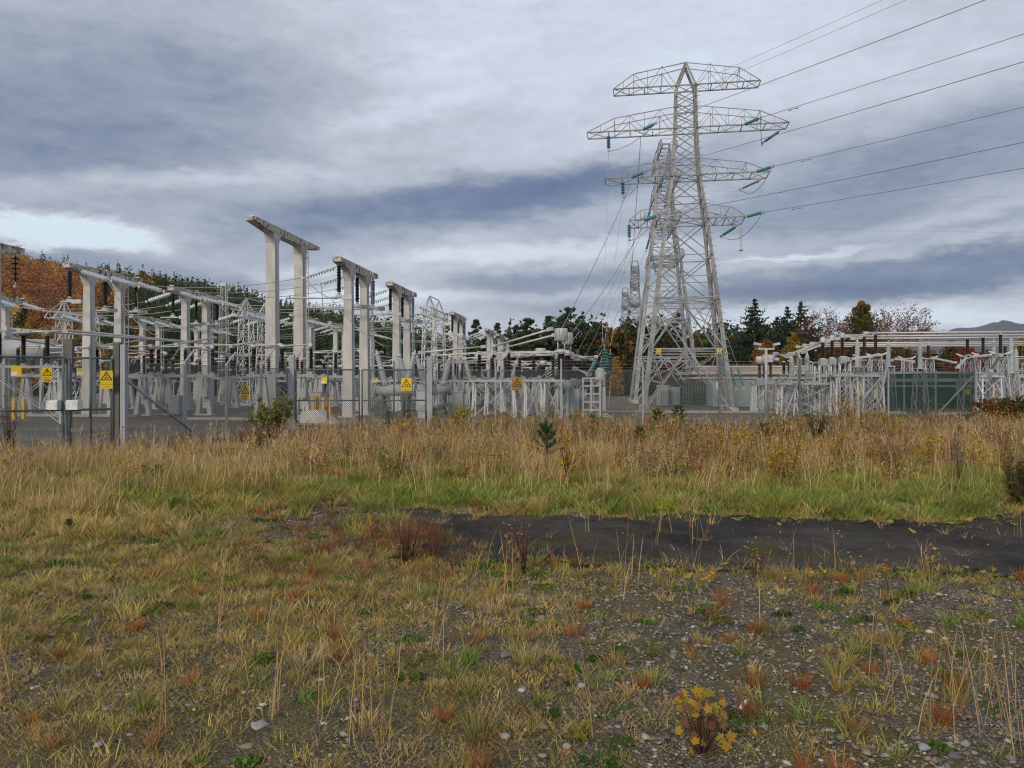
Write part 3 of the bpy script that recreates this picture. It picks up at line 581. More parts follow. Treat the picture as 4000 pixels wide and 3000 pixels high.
# curved jumper cables from strings to the equipment below
ji = 0
for (p0, p1, s, nm) in [(yd(-12.1,.9,6.8), yd(-10.4,2.5,4.1), .5, 'first left-row gantry, looping right'), (yd(-13.6,5.7,6.8), yd(-12.4,4.2,4.2), .5, 'first left-row gantry down its right column'), (yd(-12.1,10.1,6.8), yd(-10.6,12.2,4.2), .8, 'second left-row gantry, looping deep'),
                        (yd(-12.1,12.4,6.8), yd(-9.8,15,4.2), .9, 'second left-row gantry to the far side'), (yd(-1.9,.8,6.8), yd(-.4,1.2,5.75), .25, 'nearest middle gantry, short loop'), (yd(-1.9,3.1,6.8), yd(-2.4,5.0,5.0), .5, 'nearest middle gantry, middle loop'),
                        (yd(-.4,.3,5.7), yd(1.9,1.6,3.45), .3, 'near hanging insulator down to the grey bushings'), (yd(.4,5.8,5.7), yd(2.5,4.2,3.4), .3, 'right hanging insulator down to the grey bushings'), (yd(.4,9.3,5.7), yd(3.6,10,3.4), .3, 'second middle gantry down to the second breaker'),
                        (yd(.4,14.8,5.7), yd(4.2,12.4,3.4), .35, 'second middle gantry far side to the second breaker'), (yd(-26.6,10.2,6.8), yd(-24,12,4.2), .7, 'far-left gantry, looping over the trestles'), (yd(-7.4,12.8,6.2), yd(-8.2,14.5,4.2), .2, 'behind the biggest gantry, hanging nearly straight')]:
    wire('jumper_cable', sag(p0, p1, s), .02, wire_pale, 'pale hanging jumper cable from '+nm, 'cable', 'looping jumper cables')

# ---------------------------------------------------------------- pylons
PROF = [(0,2.52), (3.7,2.1), (6.75,1.75), (9.3,1.45), (11.5,1.2), (12.85,1.0), (14.2,.8), (15.2,.74), (16.15,.68), (17.1,.63), (18.4,.6), (19.7,.57)]
def pw(z): return float(np.interp(z, [p[0] for p in PROF], [p[1] for p in PROF]))
CS = [(-1,-1), (1,-1), (1,1), (-1,1)]
def pylon_meshes(st, q=1.):
    P = {}; legs = []
    def c(z, s, w=None): w = pw(z) if w is None else w; return Vector((s[0]*w, s[1]*w, z))
    for s in CS:
        m = MB()
        for (z0, _), (z1, _) in zip(PROF[:-1], PROF[1:]): m.ang(c(z0,s), c(z1,s), .25*q if z0 < 9 else .18*q, st, (s[0],0,0) if s[0]*s[1] > 0 else (0,s[1],0), .2)
        m.ang(c(19.7,s), (0,s[1]*.42,21.1), .13, st); m.box((s[0]*2.52,s[1]*2.52,.1), (.55,.55,.4), concrete_dirty); legs.append(m.mesh('leg'))
        if s == (1,-1):
            for k in range(44): z = 2.2+k*.4; w = pw(z); m.rod((w,-w,z), (w+.28,-w-.02,z), .014, galv, 4)
            legs[-1] = m.mesh('leg')
    m = MB()
    KB = [.70*q]
    def B(p, q, w=.09): m.ang(p, q, w*KB[0], st, (0,0,1), .22)
    for i in range(4):
        A, D = CS[i], CS[(i+1) % 4]; mid = lambda z: (c(z,A)+c(z,D))/2
        for z0, z1 in ((0,3.7), (3.7,6.75)):
            T = mid(z1); B(c(z0,A), T, .13); B(c(z0,D), T, .13); B(c(z1,A), c(z1,D), .11)
            if z0 == 0: B(c(z1-.32,A), c(z1-.32,D), .08)
            for E in (A, D):
                h = c(z0,E).lerp(T, .45); e = c((z0+z1)/2+.05, E); B(h, e, .08); B(h, c(z1,E), .07); B(e, c(z0,E).lerp(T,.72), .07); h2 = c(z0,E).lerp(T,.72); B(h2, c(z1,E), .07)
        B(c(6.4,A), c(6.4,D), .07)
        zs = [6.75, 9.3, 11.5, 12.85, 14.2, 15.2, 16.15, 17.1, 17.75, 18.4, 19.05, 19.7]
        for z0, z1 in zip(zs[:-1], zs[1:]):
            B(c(z0,A), c(z1,D), .085 if z0 < 11 else .065); B(c(z0,D), c(z1,A), .085 if z0 < 11 else .065)
            if z1 in (9.3, 11.5, 12.85, 14.2, 15.2, 17.1, 18.4, 19.7): B(c(z1,A), c(z1,D), .08)
            if z0 < 9.3: B(c((z0+z1)/2,A), c((z0+z1)/2,D), .06)
    for z in (3.7, 6.75, 11.5, 14.2): B(c(z,CS[0]), c(z,CS[2]), .07); B(c(z,CS[1]), c(z,CS[3]), .07)
    bra = m.mesh('bracing'); m = MB(); m.bar((0,-.42,21.1), (0,.42,21.1), .08*q, .08*q, st); rid = m.mesh('ridge_bar')
    arms = []
    for (z, zt, L, n) in ((19.7,21.1,4.35,3), (17.1,18.4,5.97,4), (14.2,15.2,4.85,3), (11.5,12.4,3.4,2)):
        m = MB(); w = pw(z); KB[0] = .54*q
        for sy in (-1, 1):
            y = sy*w; m.ang((-L,y,z), (L,y,z), .085, st, (0,0,1), .22)
            for sx in (-1, 1):
                x0 = 0 if zt > 21 else pw(zt); pk = L*(.72 if L > 3.6 else .80); hp_ = (zt-z)*.60; top0 = (0,sy*.42,zt) if zt > 21 else (sx*x0,sy*pw(zt),zt)
                B(top0, (sx*pk,y,z+hp_), .085); B((sx*pk,y,z+hp_), (sx*L,y,z), .085); B((sx*pk,y,z+hp_), (sx*pk,y,z), .07)
                xs = [w+(pk-w)*k/n for k in range(n+1)]
                def th(x): return z+(zt-z)*(1-.40*(x-w)/(pk-w))
                for k in range(n):
                    if k: B((sx*xs[k],y,z), (sx*xs[k],y,th(xs[k])), .055)
                    B((sx*xs[k],y,z if k % 2 == 0 else th(xs[k])), (sx*xs[k+1],y,th(xs[k+1]) if k % 2 == 0 else z), .055)
                xm = (pk+L)/2; B((sx*xm,y,z), (sx*xm,y,z+hp_*.5), .05)
        for sx in (-1, 1):
            xs = [w+(L-w)*k/4 for k in range(5)]
            for k in range(1, 5): B((sx*xs[k],-w,z), (sx*xs[k],w,z), .08); B((sx*xs[k-1],-w if k % 2 else w,z), (sx*xs[k],w if k % 2 else -w,z), .055)
            B((sx*L*.72,-w,z+(zt-z)*.6), (sx*L*.72,w,z+(zt-z)*.6), .05)
        arms.append(m.mesh('crossarm'))
    return legs, bra, arms, rid
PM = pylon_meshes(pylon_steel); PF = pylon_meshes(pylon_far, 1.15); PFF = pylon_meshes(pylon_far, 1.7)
def pylon(loc, rz, label, ms, sc=1.):
    t = thing('pylon', label, 'pylon', loc, rz, 'lattice steel pylons'); t.scale = (sc,)*3
    for l in ms[0]: inst('leg', l, t)
    inst('bracing', ms[1], t); inst('ridge_bar', ms[3], t)
    for a in ms[2]: inst('crossarm', a, t)
    return t
PTH = math.atan2(-.16, .987); PC = Vector((10.6,47,0)); pylon(PC, PTH, 'tallest lattice pylon with four crossarms, in front of the other pylons', PM)
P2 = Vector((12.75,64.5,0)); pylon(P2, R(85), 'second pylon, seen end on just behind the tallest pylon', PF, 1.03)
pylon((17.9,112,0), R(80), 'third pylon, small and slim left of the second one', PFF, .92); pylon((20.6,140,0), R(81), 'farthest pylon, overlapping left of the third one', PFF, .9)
PV = Vector((.987,-.16,0)); PU = Vector((.16,.987,0)); DL = Vector((.45,-.89,0)).normalized()
def pp(x, y, z): return PC+PV*x+PU*y+Vector((0,0,z))
ARM = {'second': (17.1,5.97,.63), 'third': (14.2,4.85,.8), 'lowest': (11.5,3.4,1.2)}
def tstr(p, d, label, me=ME_TS, L=LTS, grp='teal insulator strings on the tallest pylon'):
    o = inst('insulator_string', me, None, p, 0, quat(d)); tag(o, label, 'insulator', grp); return Vector(p)+Vector(d).normalized()*(L-.03)
for an, (z, L, w) in ARM.items():
    for sx, sn in ((1,'right'), (-1,'left')):
        xa = L*{'second': .55, 'third': .81, 'lowest': .98}[an] if sx > 0 else -L*{'second': .45, 'third': .69, 'lowest': .77}[an]
        p = pp(xa, -w, z-.05); e = tstr(p, (DL+Vector((0,0,.0))).normalized(), f'teal string pulling towards the viewer from the {sn} side of the {an} crossarm')
        pl_ = wire('power_line', [e+DL*s+Vector((0,0,-4*3.0*(s/150)*(1-s/150))) for s in np.linspace(0, 75, 26)], .016, wire_dark, f'power line coming overhead from the {sn} side of the {an} crossarm', 'power line', 'power lines of the tallest pylon')
        m = MB(); dz = lambda s: e+DL*s+Vector((0,0,-4*3.0*(s/150)*(1-s/150)-.09)); m.rod(dz(2.2), dz(2.75), .012, galv, 5); m.rod(dz(2.14), dz(2.32), .035, galv, 6); m.rod(dz(2.62), dz(2.8), .035, galv, 6); m.rod(dz(2.47), dz(2.47)+Vector((0,0,.10)), .02, galv, 5); m.build('damper', pl_)
        q = pp(L*.96 if sx > 0 else xa, w, z-.05); d2 = {'second': (-.5,.78,-.28), 'third': (-.8,.55,-.3), 'lowest': (-.5,.78,-.3)}[an]
        e2 = tstr(q, d2, f'teal string on the rear right side of the {an} crossarm') if sx > 0 else pp(-L*(.78 if an != 'lowest' else 1.), -w, z-LTV-.05)
        b = e2; m_ = (e+b)/2+Vector((0,0,-1.5 if sx > 0 else -.7)); pts = [e*(1-t)**2+m_*2*t*(1-t)+b*t*t for t in np.linspace(0, 1, 15)]
        wire('jumper_cable', pts, .018, wire_dark, f'looped jumper under the {sn} side of the {an} crossarm', 'cable', 'pylon jumper loops')
        if sx < 0:
            v0 = pp(-L*(.78 if an != 'lowest' else 1.), -w, z-.05); ve = tstr(v0, (0.02,0,-1), f'teal string hanging straight down near the left tip of the {an} crossarm', ME_TV, LTV); e2 = q
            pass
            tgt = {'second': at(2352,1350,37.5), 'third': at(2362,1350,38), 'lowest': at(2385,1362,38.5)}[an]
            wire('down_lead', [ve, tgt+Vector((0,0,.15))], .011, wire_pale, f'thin down lead below the {an} crossarm to ground insulators', 'wire', 'thin down leads')
            l0 = e2; l1 = {'second': at(2440,1420,70), 'third': at(2190,1290,37.5), 'lowest': at(2218,1320,39)}[an]
            wire('power_line', sag(l0, l1, .3), .018, wire_dark, f'slack line from rear of the {an} left crossarm down to {"the far yard" if an == "second" else "a metal transformer head, "+("left" if an == "third" else "right")}', 'power line', 'slack lines to the yard')
_m = MB(); _m.rod((0,0,0), (0,0,-1.5), .02, galv, 5)
for i in range(11): _m.lathe([(.02,-.2-i*.11), (.10,-.24-i*.11), (.02,-.27-i*.11)], glass_white, seg=10)
_m.lathe([(.05,-1.5), (.13,-1.55), (.13,-1.62), (.03,-1.66)], galv, seg=10)
o = inst('insulator_string', _m.mesh('pale_string'), None, pp(3.4,.9,11.45)); tag(o, 'pale slim string hanging below the right end of the lowest crossarm', 'insulator')
for k, x in enumerate((0., 4.2)): wire('earth_wire', [pp(x*.0+(0 if k == 0 else 1.2),0,19.75)+DL*s+Vector((0,0,-4*2.2*(s/150)*(1-s/150))) for s in np.linspace(0, 75, 22)], .009, wire_dark, ['thin earth wire rising from the top of the tallest pylon to upper edge', 'second thin wire just right of the topmost earth wire'][k], 'wire', 'earth wires')
def p2(x, y, z): c, s = math.cos(R(85)), math.sin(R(85)); return P2+Vector((c*x-s*y, s*x+c*y, z))*1.03
for k, (x, y, z, nm) in enumerate([(-5.2,.6,17.1,'second arm near end'), (-4.2,.8,14.2,'third arm near end'), (4.8,.6,17.1,'second arm far end'), (-2.9,1.2,11.5,'lowest arm near end'), (4.0,.8,14.2,'third arm far end')]):
    e = tstr(p2(x,y,z), (-.35,-.55,-1.0) if k % 2 == 0 else (.25,.3,-1), f'teal string hanging askew from {nm} of the second pylon', grp='teal strings on the second pylon')
    wire('slack_wire', sag(e, Vector((12.2+k*1.1, 52+k*1.5, 4.2)) if k % 2 else Vector((4.6+k*.5,60+k,3.2)), .3), .014, wire_dark, f'slack wire down from {nm} of the second pylon', 'wire', 'slack wires of the second pylon')
for k, z in enumerate((17.3, 14.4, 11.7)): wire('power_line', [p2(0,-1.2,z)+Vector((1,.05,0))*s+Vector((0,0,-.012*s+.00006*s*s)) for s in np.linspace(0, 70, 12)], .006, wire_dark, f'faint line running right from the second pylon, {["upper","middle","lower"][k]} of three', 'power line', 'faint lines of the second pylon')
# dangling teal strings at the foot of the down leads
for k, (px, py, Y, L_) in enumerate([(2360,1345,37.5,1), (2384,1362,38.5,1), (2349,1395,40,.8)]):
    p = at(px, py, Y); tstr(p, (0.03,0,-1), ['thick teal insulator, front left of the dangling trio', 'thick teal insulator, right of the dangling trio', 'thick teal insulator, rear left of the dangling trio'][k], ME_TB, LTB, 'dangling thick teal insulators')
    wire('anchor_wire', [p+Vector((.04,0,-LTB)), Vector((p.x-.08-.1*k, Y-.3, .02))], .014, wire_pale, ['anchor wire below the front left thick teal insulator', 'anchor wire below the right thick teal insulator', 'anchor wire below the rear left thick teal insulator'][k], 'wire', 'anchor wires')
for k, (q0, q1) in enumerate([(at(2218,1352,38.5), at(2130,1458,37)), (at(2330,1405,40), at(2290,1475,38.5)), (at(2105,1425,42), at(2080,1470,41)), (at(2737,1480,44.5), at(2725,1440,44.6))][:3]):
    d = q1-q0; e = tstr(q0, d.normalized(), ['slanting teal string left of the big metal heads', 'slanting teal string right of the big metal heads', 'small slanting teal string behind the amber sign'][k], grp='slanting teal strings in the yard')
    wire('stay_wire', [q0-d*.6, q0], .015, wire_pale, ['stay wire above the left slanting teal string', 'stay wire above the right slanting teal string', 'stay wire above the small slanting teal string'][k], 'wire', 'stay wires'); wire('stay_wire', [e, e+d*.8], .015, wire_pale, ['stay wire below the left slanting teal string', 'stay wire below the right slanting teal string', 'stay wire below the small slanting teal string'][k], 'wire', 'stay wires')
for k, (px, py, Y) in enumerate([(2822,1430,46), (2850,1425,45), (2878,1422,44.5)]):
    p = at(px, py, Y); e = tstr(p, (.25,-.1,-1), ['left','middle','right'][k]+' of three teal strings beside the right pylon leg', grp='teal strings beside the right pylon leg')
    wire('stay_wire', [at(px-52, py-145, Y+1.5), p], .013, wire_dark, ['left','middle','right'][k]+' stay wire above the three teal strings', 'wire', 'stay wires')

t = thing('lattice_mast', 'slim grey lattice mast rising behind the left-row gantries', 'mast', ((875-2000)/F*74,74,0)); m = MB(); lattice_tower(m, 0, 0, .95, .5, CAM_H+(HZ-1118)/F*74, galv, 14, .05, .03); m.build('lattice', t); m = MB(); m.box((0,0,CAM_H+(HZ-1118)/F*74+.15), (.5,.5,.3), galv); m.build('top_cap', t)

# ---------------------------------------------------------------- chain link fence
def chain(p0, p1, z0, z1, sp=.072, r=.0044):          # two sets of diagonal wires, really built
    p0 = Vector((*p0,0)); p1 = Vector((*p1,0)); d = p1-p0; L = d.length; d.normalize(); h = z1-z0; nrm = Vector((-d.y,d.x,0)); V = []; Fc = []
    n = int((L+h)/sp); tri = [(0,1.15), (-1,-.6), (1,-.6)]
    for sgn in (1,-1):
        for k in range(n):
            s0 = k*sp-h; a = max(0, -s0); s1 = min(L, s0+h); a0 = max(0., s0)
            if s1-a0 < .02: continue
            za, zb = a0-s0, s1-s0
            if sgn > 0: q0, q1 = (a0, z0+za), (s1, z0+zb)
            else: q0, q1 = (a0, z1-za), (s1, z1-zb)
            b = len(V); off = nrm*(r*1.1*sgn)
            for (s, z) in (q0, q1):
                P_ = p0+d*s+Vector((0,0,z))+off
                for (i, j) in tri: e = nrm*(j*r)+(d*.7-Vector((0,0,.7*sgn)))*(i*r); V.append(P_+e)
            Fc += [(b,b+1,b+4,b+3), (b+1,b+2,b+5,b+4), (b+2,b,b+3,b+5)]
    return [tuple(v) for v in V], Fc
green_wire = mat('dark_green_plastic_wire', (.035,.075,.062), (.025,.055,.045), 3, .6)
def chain_obj(p0, p1, z0, z1, parent, m=None):
    V, Fc = chain(p0, p1, z0, z1); o = npmesh('chain_link', V, Fc, m or mesh_wire, parent=parent); return o
def fence_post(x, y, h, parent, dr=None, w=.07, m=post_grey):
    b = MB(); b.box((x,y,h/2), (w,w,h), m)
    if dr is not None:
        dx, dy = dr; b.bar((x,y,h-.03), (x+dx*.32,y+dy*.32,h+.34), w*.75, w*.75, m)
    return b.build('post', parent)
def rail(p0, p1, z, parent, r=.022, m=rail_dark, nm='rail'):
    b = MB(); b.rod((*p0,z), (*p1,z), r, m, 7); return b.build(nm, parent)
def barbed(pts, zs, parent, dr=(0,0)):
    for k, z in enumerate(zs):
        b = MB(); b.tube([(x+dr[0]*.11*(k+.3), y+dr[1]*.11*(k+.3), z) for x, y in pts], .005, wire_dark, 4); b.build('barbed_wire', parent)
f = thing('chain_link_fence', 'chain link fence running back from the rusty twin posts to the willow bush', 'fence', (0,0,0)); A, B = FENCE[2], FENCE[6]
chain_obj(A, B, .05, 2.22, f)
for i, (x, y) in enumerate(FENCE[3:6]): fence_post(x, y, 2.3, f, (.98,-.17), .075, post_grey)
barbed([A, B], (2.32,2.45,2.58), f, (.98,-.17)); rail(A, B, 2.2, f, .006, wire_dark, 'line_wire'); rail(A, B, 1.15, f, .006, wire_dark, 'line_wire')
b = MB(); b.rod((-9.62,19.2,1.75), (-9.02,22.3,.1), .032, post_grey, 7); b.build('brace', f)
t = thing('gate_post', 'rusty dark and pale twin posts right of the left gates', 'gate post', (-9.67,19.05,0)); b = MB(); b.box((-.10,0,1.35), (.15,.15,2.7), post_dark); b.build('dark_post', t); b = MB(); b.box((.075,-.04,1.32), (.12,.13,2.64), post_grey); b.build('grey_post', t)
t = thing('gate_post', 'tall broad blue-grey post between the willow bush and the middle gates', 'gate post', (-8.02,28.02,0)); b = MB(); b.box((0,0,1.36), (.19,.17,2.72), post_grey); b.build('grey_post', t); b = MB(); b.bar((-.12,.05,1.3), (-.42,.6,2.6), .07, .07, post_dark); b.build('leaning_stay', t)
t = thing('gate_post', 'broad grey post right of the electric shock sign on middle gates', 'gate post', (-3.05,28.55,0)); b = MB(); b.box((0,0,1.34), (.19,.17,2.68), post_grey); b.build('grey_post', t); b = MB(); b.rod((.08,.1,1.75), (.95,.35,.1), .035, post_grey, 7); b.build('brace', t)
def gate(p0, p1, zt, label, mid=True, boxside=None, zb=.12, zm=1.05):
    t = thing('chain_link_gate', label, 'gate', (0,0,0), 0, 'chain link gates'); p0 = Vector((*p0,0)); p1 = Vector((*p1,0)); d = (p1-p0)
    b = MB()
    for q in ((0,1) if not mid else (0,.5,1)): P = p0+d*q; b.rod(P+Vector((0,0,zb)), P+Vector((0,0,zt+(.32 if q == .5 else 0))), .03, rail_dark, 8)
    for z in (zt, zm, zb): b.rod(p0+Vector((0,0,z)), p1+Vector((0,0,z)), .026, rail_dark, 8)
    b.build('frame', t); n = d.normalized(); chain_obj((p0+n*.03)[:2], (p1-n*.03)[:2], zb, zt, t)
    if boxside is not None:
        P = p0+d*boxside; b = MB(); pr = [(-.14,-.11), (.14,-.11), (.14,.06), (.09,.12), (-.09,.12), (-.14,.06)]; sx = 1 if boxside < .5 else -1
        b.prism(P+Vector((.03*sx,-.1,1.17)), P+Vector((.31*sx,-.1,1.17)), [(u_*.8,v_) for u_, v_ in pr], white_steel); b.build('lock_cover', t)
    return t
gate((-12.9,16.65), (-10.69,18.32), 2.30, 'left gate leaf with plain yellow notice and warning sign', boxside=1.); gate((-10.59,18.40), (-9.86,18.92), 2.30, 'right leaf of the left gates, carrying the electric shock sign', boxside=0.)
t = thing('gate_post', 'pair of tall weathered posts where the two left gates meet', 'gate post', (-10.64,18.37,0)); b = MB(); b.box((0,.09,1.3), (.13,.09,2.9), post_grey); b.box((.0,.09,2.45), (.22,.11,.6), post_dark); b.build('post', t)
gate((-7.88,28.06), (-5.62,28.3), 2.18, 'middle gate leaf with small bright yellow notice, left of the pair'); gate((-5.52,28.31), (-3.2,28.54), 2.18, 'middle gate leaf with yellow electric shock sign, right of the pair')
RF = [(-3.05,28.55), (-.62,29.0), (1.885,29.5), (5.1,30.0), (8.23,30.5), (11.67,31.2), (15.9,32.5), (20.5,34.0)]
f = thing('chain_link_fence', 'long chain link fence along the yard front, right of middle gates', 'fence', (0,0,0))
for p, q in zip(RF[:-1], RF[1:]): chain_obj(p, q, .05, 2.2, f, green_wire if p[0] > 11 else None)
for i, (x, y) in enumerate(RF[1:]):
    last = i == len(RF)-2
    fence_post(x, y, 2.62 if i in (1,3,4) else 2.3, f, None if i in (1,3,6) else (-.15,.95), .07 if not last else .09, rail_dark if i in (3,4) else post_grey)
for p, q in zip(RF[:-1], RF[1:]): rail(p, q, 2.18, f, .007, wire_dark, 'line_wire'); barbed([p, q], (2.30,2.42,2.54), f)
for (p, q) in [((11.7,31.3,1.9), (10.6,30.2,.05)), ((20.4,34.,2.0), (18.2,33.3,.1)), ((15.9,32.5,2.3), (13.9,31.9,.2)), ((15.95,32.5,2.75), (15.2,32.2,.1))]: b = MB(); b.rod(p, q, .04, post_grey, 7); b.build('brace', f)
f = thing('chain_link_fence', 'side chain link fence receding from the right corner post', 'fence', (0,0,0)); S0 = Vector((20.5,34,0)); SD = Vector((.13,.9915,0))
for k in range(4): p, q = S0+SD*(k*4.2), S0+SD*((k+1)*4.2); chain_obj(p[:2], q[:2], .05, 2.2, f, green_wire); fence_post(q.x, q.y, 2.3, f)
rail((20.5,34), (18.6,33.4), .35, f, .03, post_grey)

# ---------------------------------------------------------------- signs
def text_mesh(mb, s, x, z, size, y, m):
    cu = bpy.data.curves.new('txt', 'FONT'); cu.body = s; cu.size = size; cu.align_x = 'CENTER'; cu.align_y = 'CENTER'; cu.resolution_u = 2
    o = bpy.data.objects.new('txt', cu); COL.objects.link(o); dg = bpy.context.evaluated_depsgraph_get(); me = o.evaluated_get(dg).to_mesh()
    mb.add([(v.co.x+x, y, v.co.y+z) for v in me.vertices], [tuple(p.vertices) for p in me.polygons], m); o.evaluated_get(dg).to_mesh_clear(); bpy.data.objects.remove(o); bpy.data.curves.remove(cu)
def sign(px, py, Y, w, h, label, typ, rz=0., bg=yellow, grp='signs on the fences', off=.0):
    p = at(px, py, Y); t = thing('warning_sign' if typ in 'tsx' else 'notice', label, 'sign', p+Vector((0,-.06-off,0)), rz, grp)
    b = MB(); b.box((0,0,0), (w,.006,h), bg); b.build('plate', t); b = MB(); y = -.006; tr = w*.80; cz = h*.5-w*.52 if typ != 'm' else 0
    def seg(p, q, r): b.bar((p[0],y,p[1]), (q[0],y,q[1]), .003, r, black, (0,-1,0))
    if typ in 'tsx':
        A_ = (0, cz+tr*.52); B_ = (-tr*.54, cz-tr*.42); C_ = (tr*.54, cz-tr*.42)
        for p_, q_ in ((A_,B_), (B_,C_), (C_,A_)):
            d = Vector((q_[0]-p_[0], q_[1]-p_[1])).normalized(); n = Vector((-d.y,d.x))*.035*w; P0 = Vector(p_)-d*.02*w; Q0 = Vector(q_)+d*.02*w
            yy = y-.0006*(1+[A_,B_,C_].index(p_)); b.add([(P0.x-n.x,yy,P0.y-n.y), (Q0.x-n.x,yy,Q0.y-n.y), (Q0.x+n.x,yy,Q0.y+n.y), (P0.x+n.x,yy,P0.y+n.y)], [(0,1,2,3)], black)
    def poly(pts, k=0): b.add([(x*w,y-.003-.0005*k,cz+z*w) for x, z in pts], [tuple(range(len(pts)))], black)
    if typ == 't': poly([(-.05,.26), (.05,.26), (.025,-.10), (-.025,-.10)]); poly([(-.035,-.15), (.035,-.15), (.035,-.23), (-.035,-.23)], 1)
    if typ in 's':                                     # lightning bolt above a fallen figure
        poly([(-.06,.20), (.0,.20), (-.02,.10), (.05,.12), (.02,-.04), (.06,-.03), (.0,-.10), (-.04,-.01), (.0,-.02), (.0,.05), (-.08,.04)])
        poly([(-.20,-.12), (-.10,-.10), (.02,-.13), (.16,-.10), (.20,-.15), (.14,-.16), (.13,-.25), (.10,-.25), (.09,-.18), (-.04,-.19), (-.12,-.28), (-.15,-.27), (-.09,-.17), (-.19,-.16)], 1)
        poly([(.15,-.08), (.21,-.07), (.23,-.11), (.18,-.13)], 2)
    if typ in 'sx':
        text_mesh(b, 'DANGER OF DEATH', 0, -h*.5+(h-w)*.62, w*.10, y-.002, black); text_mesh(b, 'KEEP OUT', 0, -h*.5+(h-w)*.25, w*.10, y-.002, black)
    if typ == 't':
        text_mesh(b, 'Danger', 0, -h*.5+(h-w)*.75, w*.2, y-.002, black); b.box((0,y,-h*.5+(h-w)*.3), (w*.75,.004,w*.09), black)
    if typ == 'n': 
        for k in range(3): b.box((0,y,h*(.34-.10*k)), (w*.68,.004,h*.035), black)
    b.build('print', t)
    if typ == 'l': b = MB(); b.box((-w*.16,-.006,-h*.26), (w*.56,.005,h*.34), white_lab); b.build('label_sheet', t)
    return t
GR = math.atan2(1.67, 2.21)
sign(70, 1450, 17.2, .20, .23, 'plain bright yellow notice with white label, leftmost on the left gate', 'l', GR*.9); sign(190, 1464, 17.95, .20, .32, 'yellow warning sign with exclamation mark triangle, on the left gate', 't', GR*.9, bg=yellow)
sign(421, 1483, 18.78, .265, .44, 'large yellow electric shock sign beside the rusty twin posts', 's', R(28)); sign(325, 1453, 37.9, .34, .34, 'faded pale notice on the column behind the left gate', 'n', TH, yellow_pale, off=.22)
sign(960, 1533, 25., .30, .46, 'weathered yellow warning sign seen obliquely left of the willow bush', 'x', R(52), yellow); sign(1588, 1502, 28.38, .38, .47, 'yellow electric shock sign on the middle gates', 's', R(6)); sign(2020, 1500, 29.48, .41, .50, 'amber electric shock sign on the fence before the white trestle', 's', R(9), orange_s)
sign(1268, 1487, 28.15, .21, .22, 'small bright yellow notice on the left leaf of the middle gates', 'l', R(6)); sign(1467, 1485, 36.5, .28, .22, 'small pale notice behind the middle gates, between concrete legs', 'n', 0, yellow_pale)
sign(2571, 1373, 44.2, .25, .29, 'small yellow triangle plate on left leg of the tallest pylon', 't', PTH, grp='pylon plates', off=.12); sign(2806, 1373, 43.6, .25, .29, 'small yellow triangle plate near right leg of the tallest pylon', 't', PTH, grp='pylon plates', off=.12)
sign(3877, 1530, 46, .44, .46, 'yellow warning sign beyond the right fence corner', 'x', 0); sign(3357, 1530, 40, .30, .40, 'yellow sign behind the mesh below the grey arresters', 'x', 0, yellow_pale); sign(3778, 1530, 42, .22, .28, 'small yellow sign behind the right corner mesh', 'x', 0); sign(3742, 1504, 36, .26, .62, 'blank pale grey plate behind the right corner mesh', 'm', 0, galv_light); sign(3420,1537,44,.22,.5,'narrow yellow plate left of the green shed','m',0,yellow_pale)

# ---------------------------------------------------------------- switchgear
def concrete_frame_mesh(h):
    m = MB(); H = h-.14
    for x in (0,):
        for s in (-1, 1): m.prism((x+s*.34,0,0), (x+s*.10,0,H), [(-.11,-.13),(.11,-.13),(.11,.13),(-.11,.13)], concrete, (0,1,0), [(-.075,-.10),(.075,-.10),(.075,.10),(-.075,.10)])
        m.add([(x-.27,-.03,.62), (x+.27,-.03,.62), (x+.12,-.03,H), (x-.12,-.03,H), (x-.27,.03,.62), (x+.27,.03,.62), (x+.12,.03,H), (x-.12,.03,H)], [(0,1,2,3), (7,6,5,4), (0,4,5,1), (2,6,7,3), (1,5,6,2), (0,3,7,4)], concrete)
        m.box((x,0,.03), (1.0,.5,.1), concrete)
    return m.mesh('concrete_leg')
ME_CF = concrete_frame_mesh(2.1); _m = MB(); _m.box((0,-.16,2.06), (3.5,.09,.15), grey_paint); _m.box((0,.16,2.06), (3.5,.09,.15), grey_paint)
for x in (-1.5,-.75,0,.75,1.5): _m.box((x,0,2.155), (.22,.42,.045), galv)
_m.box((1.2,-.25,1.2), (.34,.24,.5), grey_paint); _m.rod((1.2,-.25,1.4), (1.2,-.22,2.05), .03, galv, 6); ME_SB = _m.mesh('support_beam')
_m = MB(); _m.rod((-.75,0,0), (.62,0,.05), .038, alu, 8); _m.box((-.75,0,.0), (.26,.16,.10), galv_light); _m.box((.66,0,.05), (.2,.12,.14), galv_light); ME_ARM = _m.mesh('switch_arm')
_m = MB(); _m.rod((0,0,0), (.42,0,.62), .03, galv_light, 6); ME_AO = _m.mesh('earth_arm')
def isolator(loc, label, rz=TH, three=True, grp='concrete framed isolators'):
    t = thing('isolator', label, 'isolator', loc, rz, grp); inst('concrete_leg', ME_CF, t, (-1.05,0,0)); inst('concrete_leg', ME_CF, t, (1.05,0,0)); inst('support_beam', ME_SB, t)
    for k, x in enumerate((-1.5,0,1.5)): inst('post_insulator', ME_P13, t, (x,0,2.17))
    for x in ((-.75,.75) if three else ()): inst('post_insulator', ME_P8, t, (x,.1,2.17)); inst('earth_arm', ME_AO, t, (x,.1,3.0))
    inst('switch_arm', ME_ARM, t, (-.75,0,3.56)); inst('switch_arm', ME_ARM, t, (.8,0,3.56)); return t
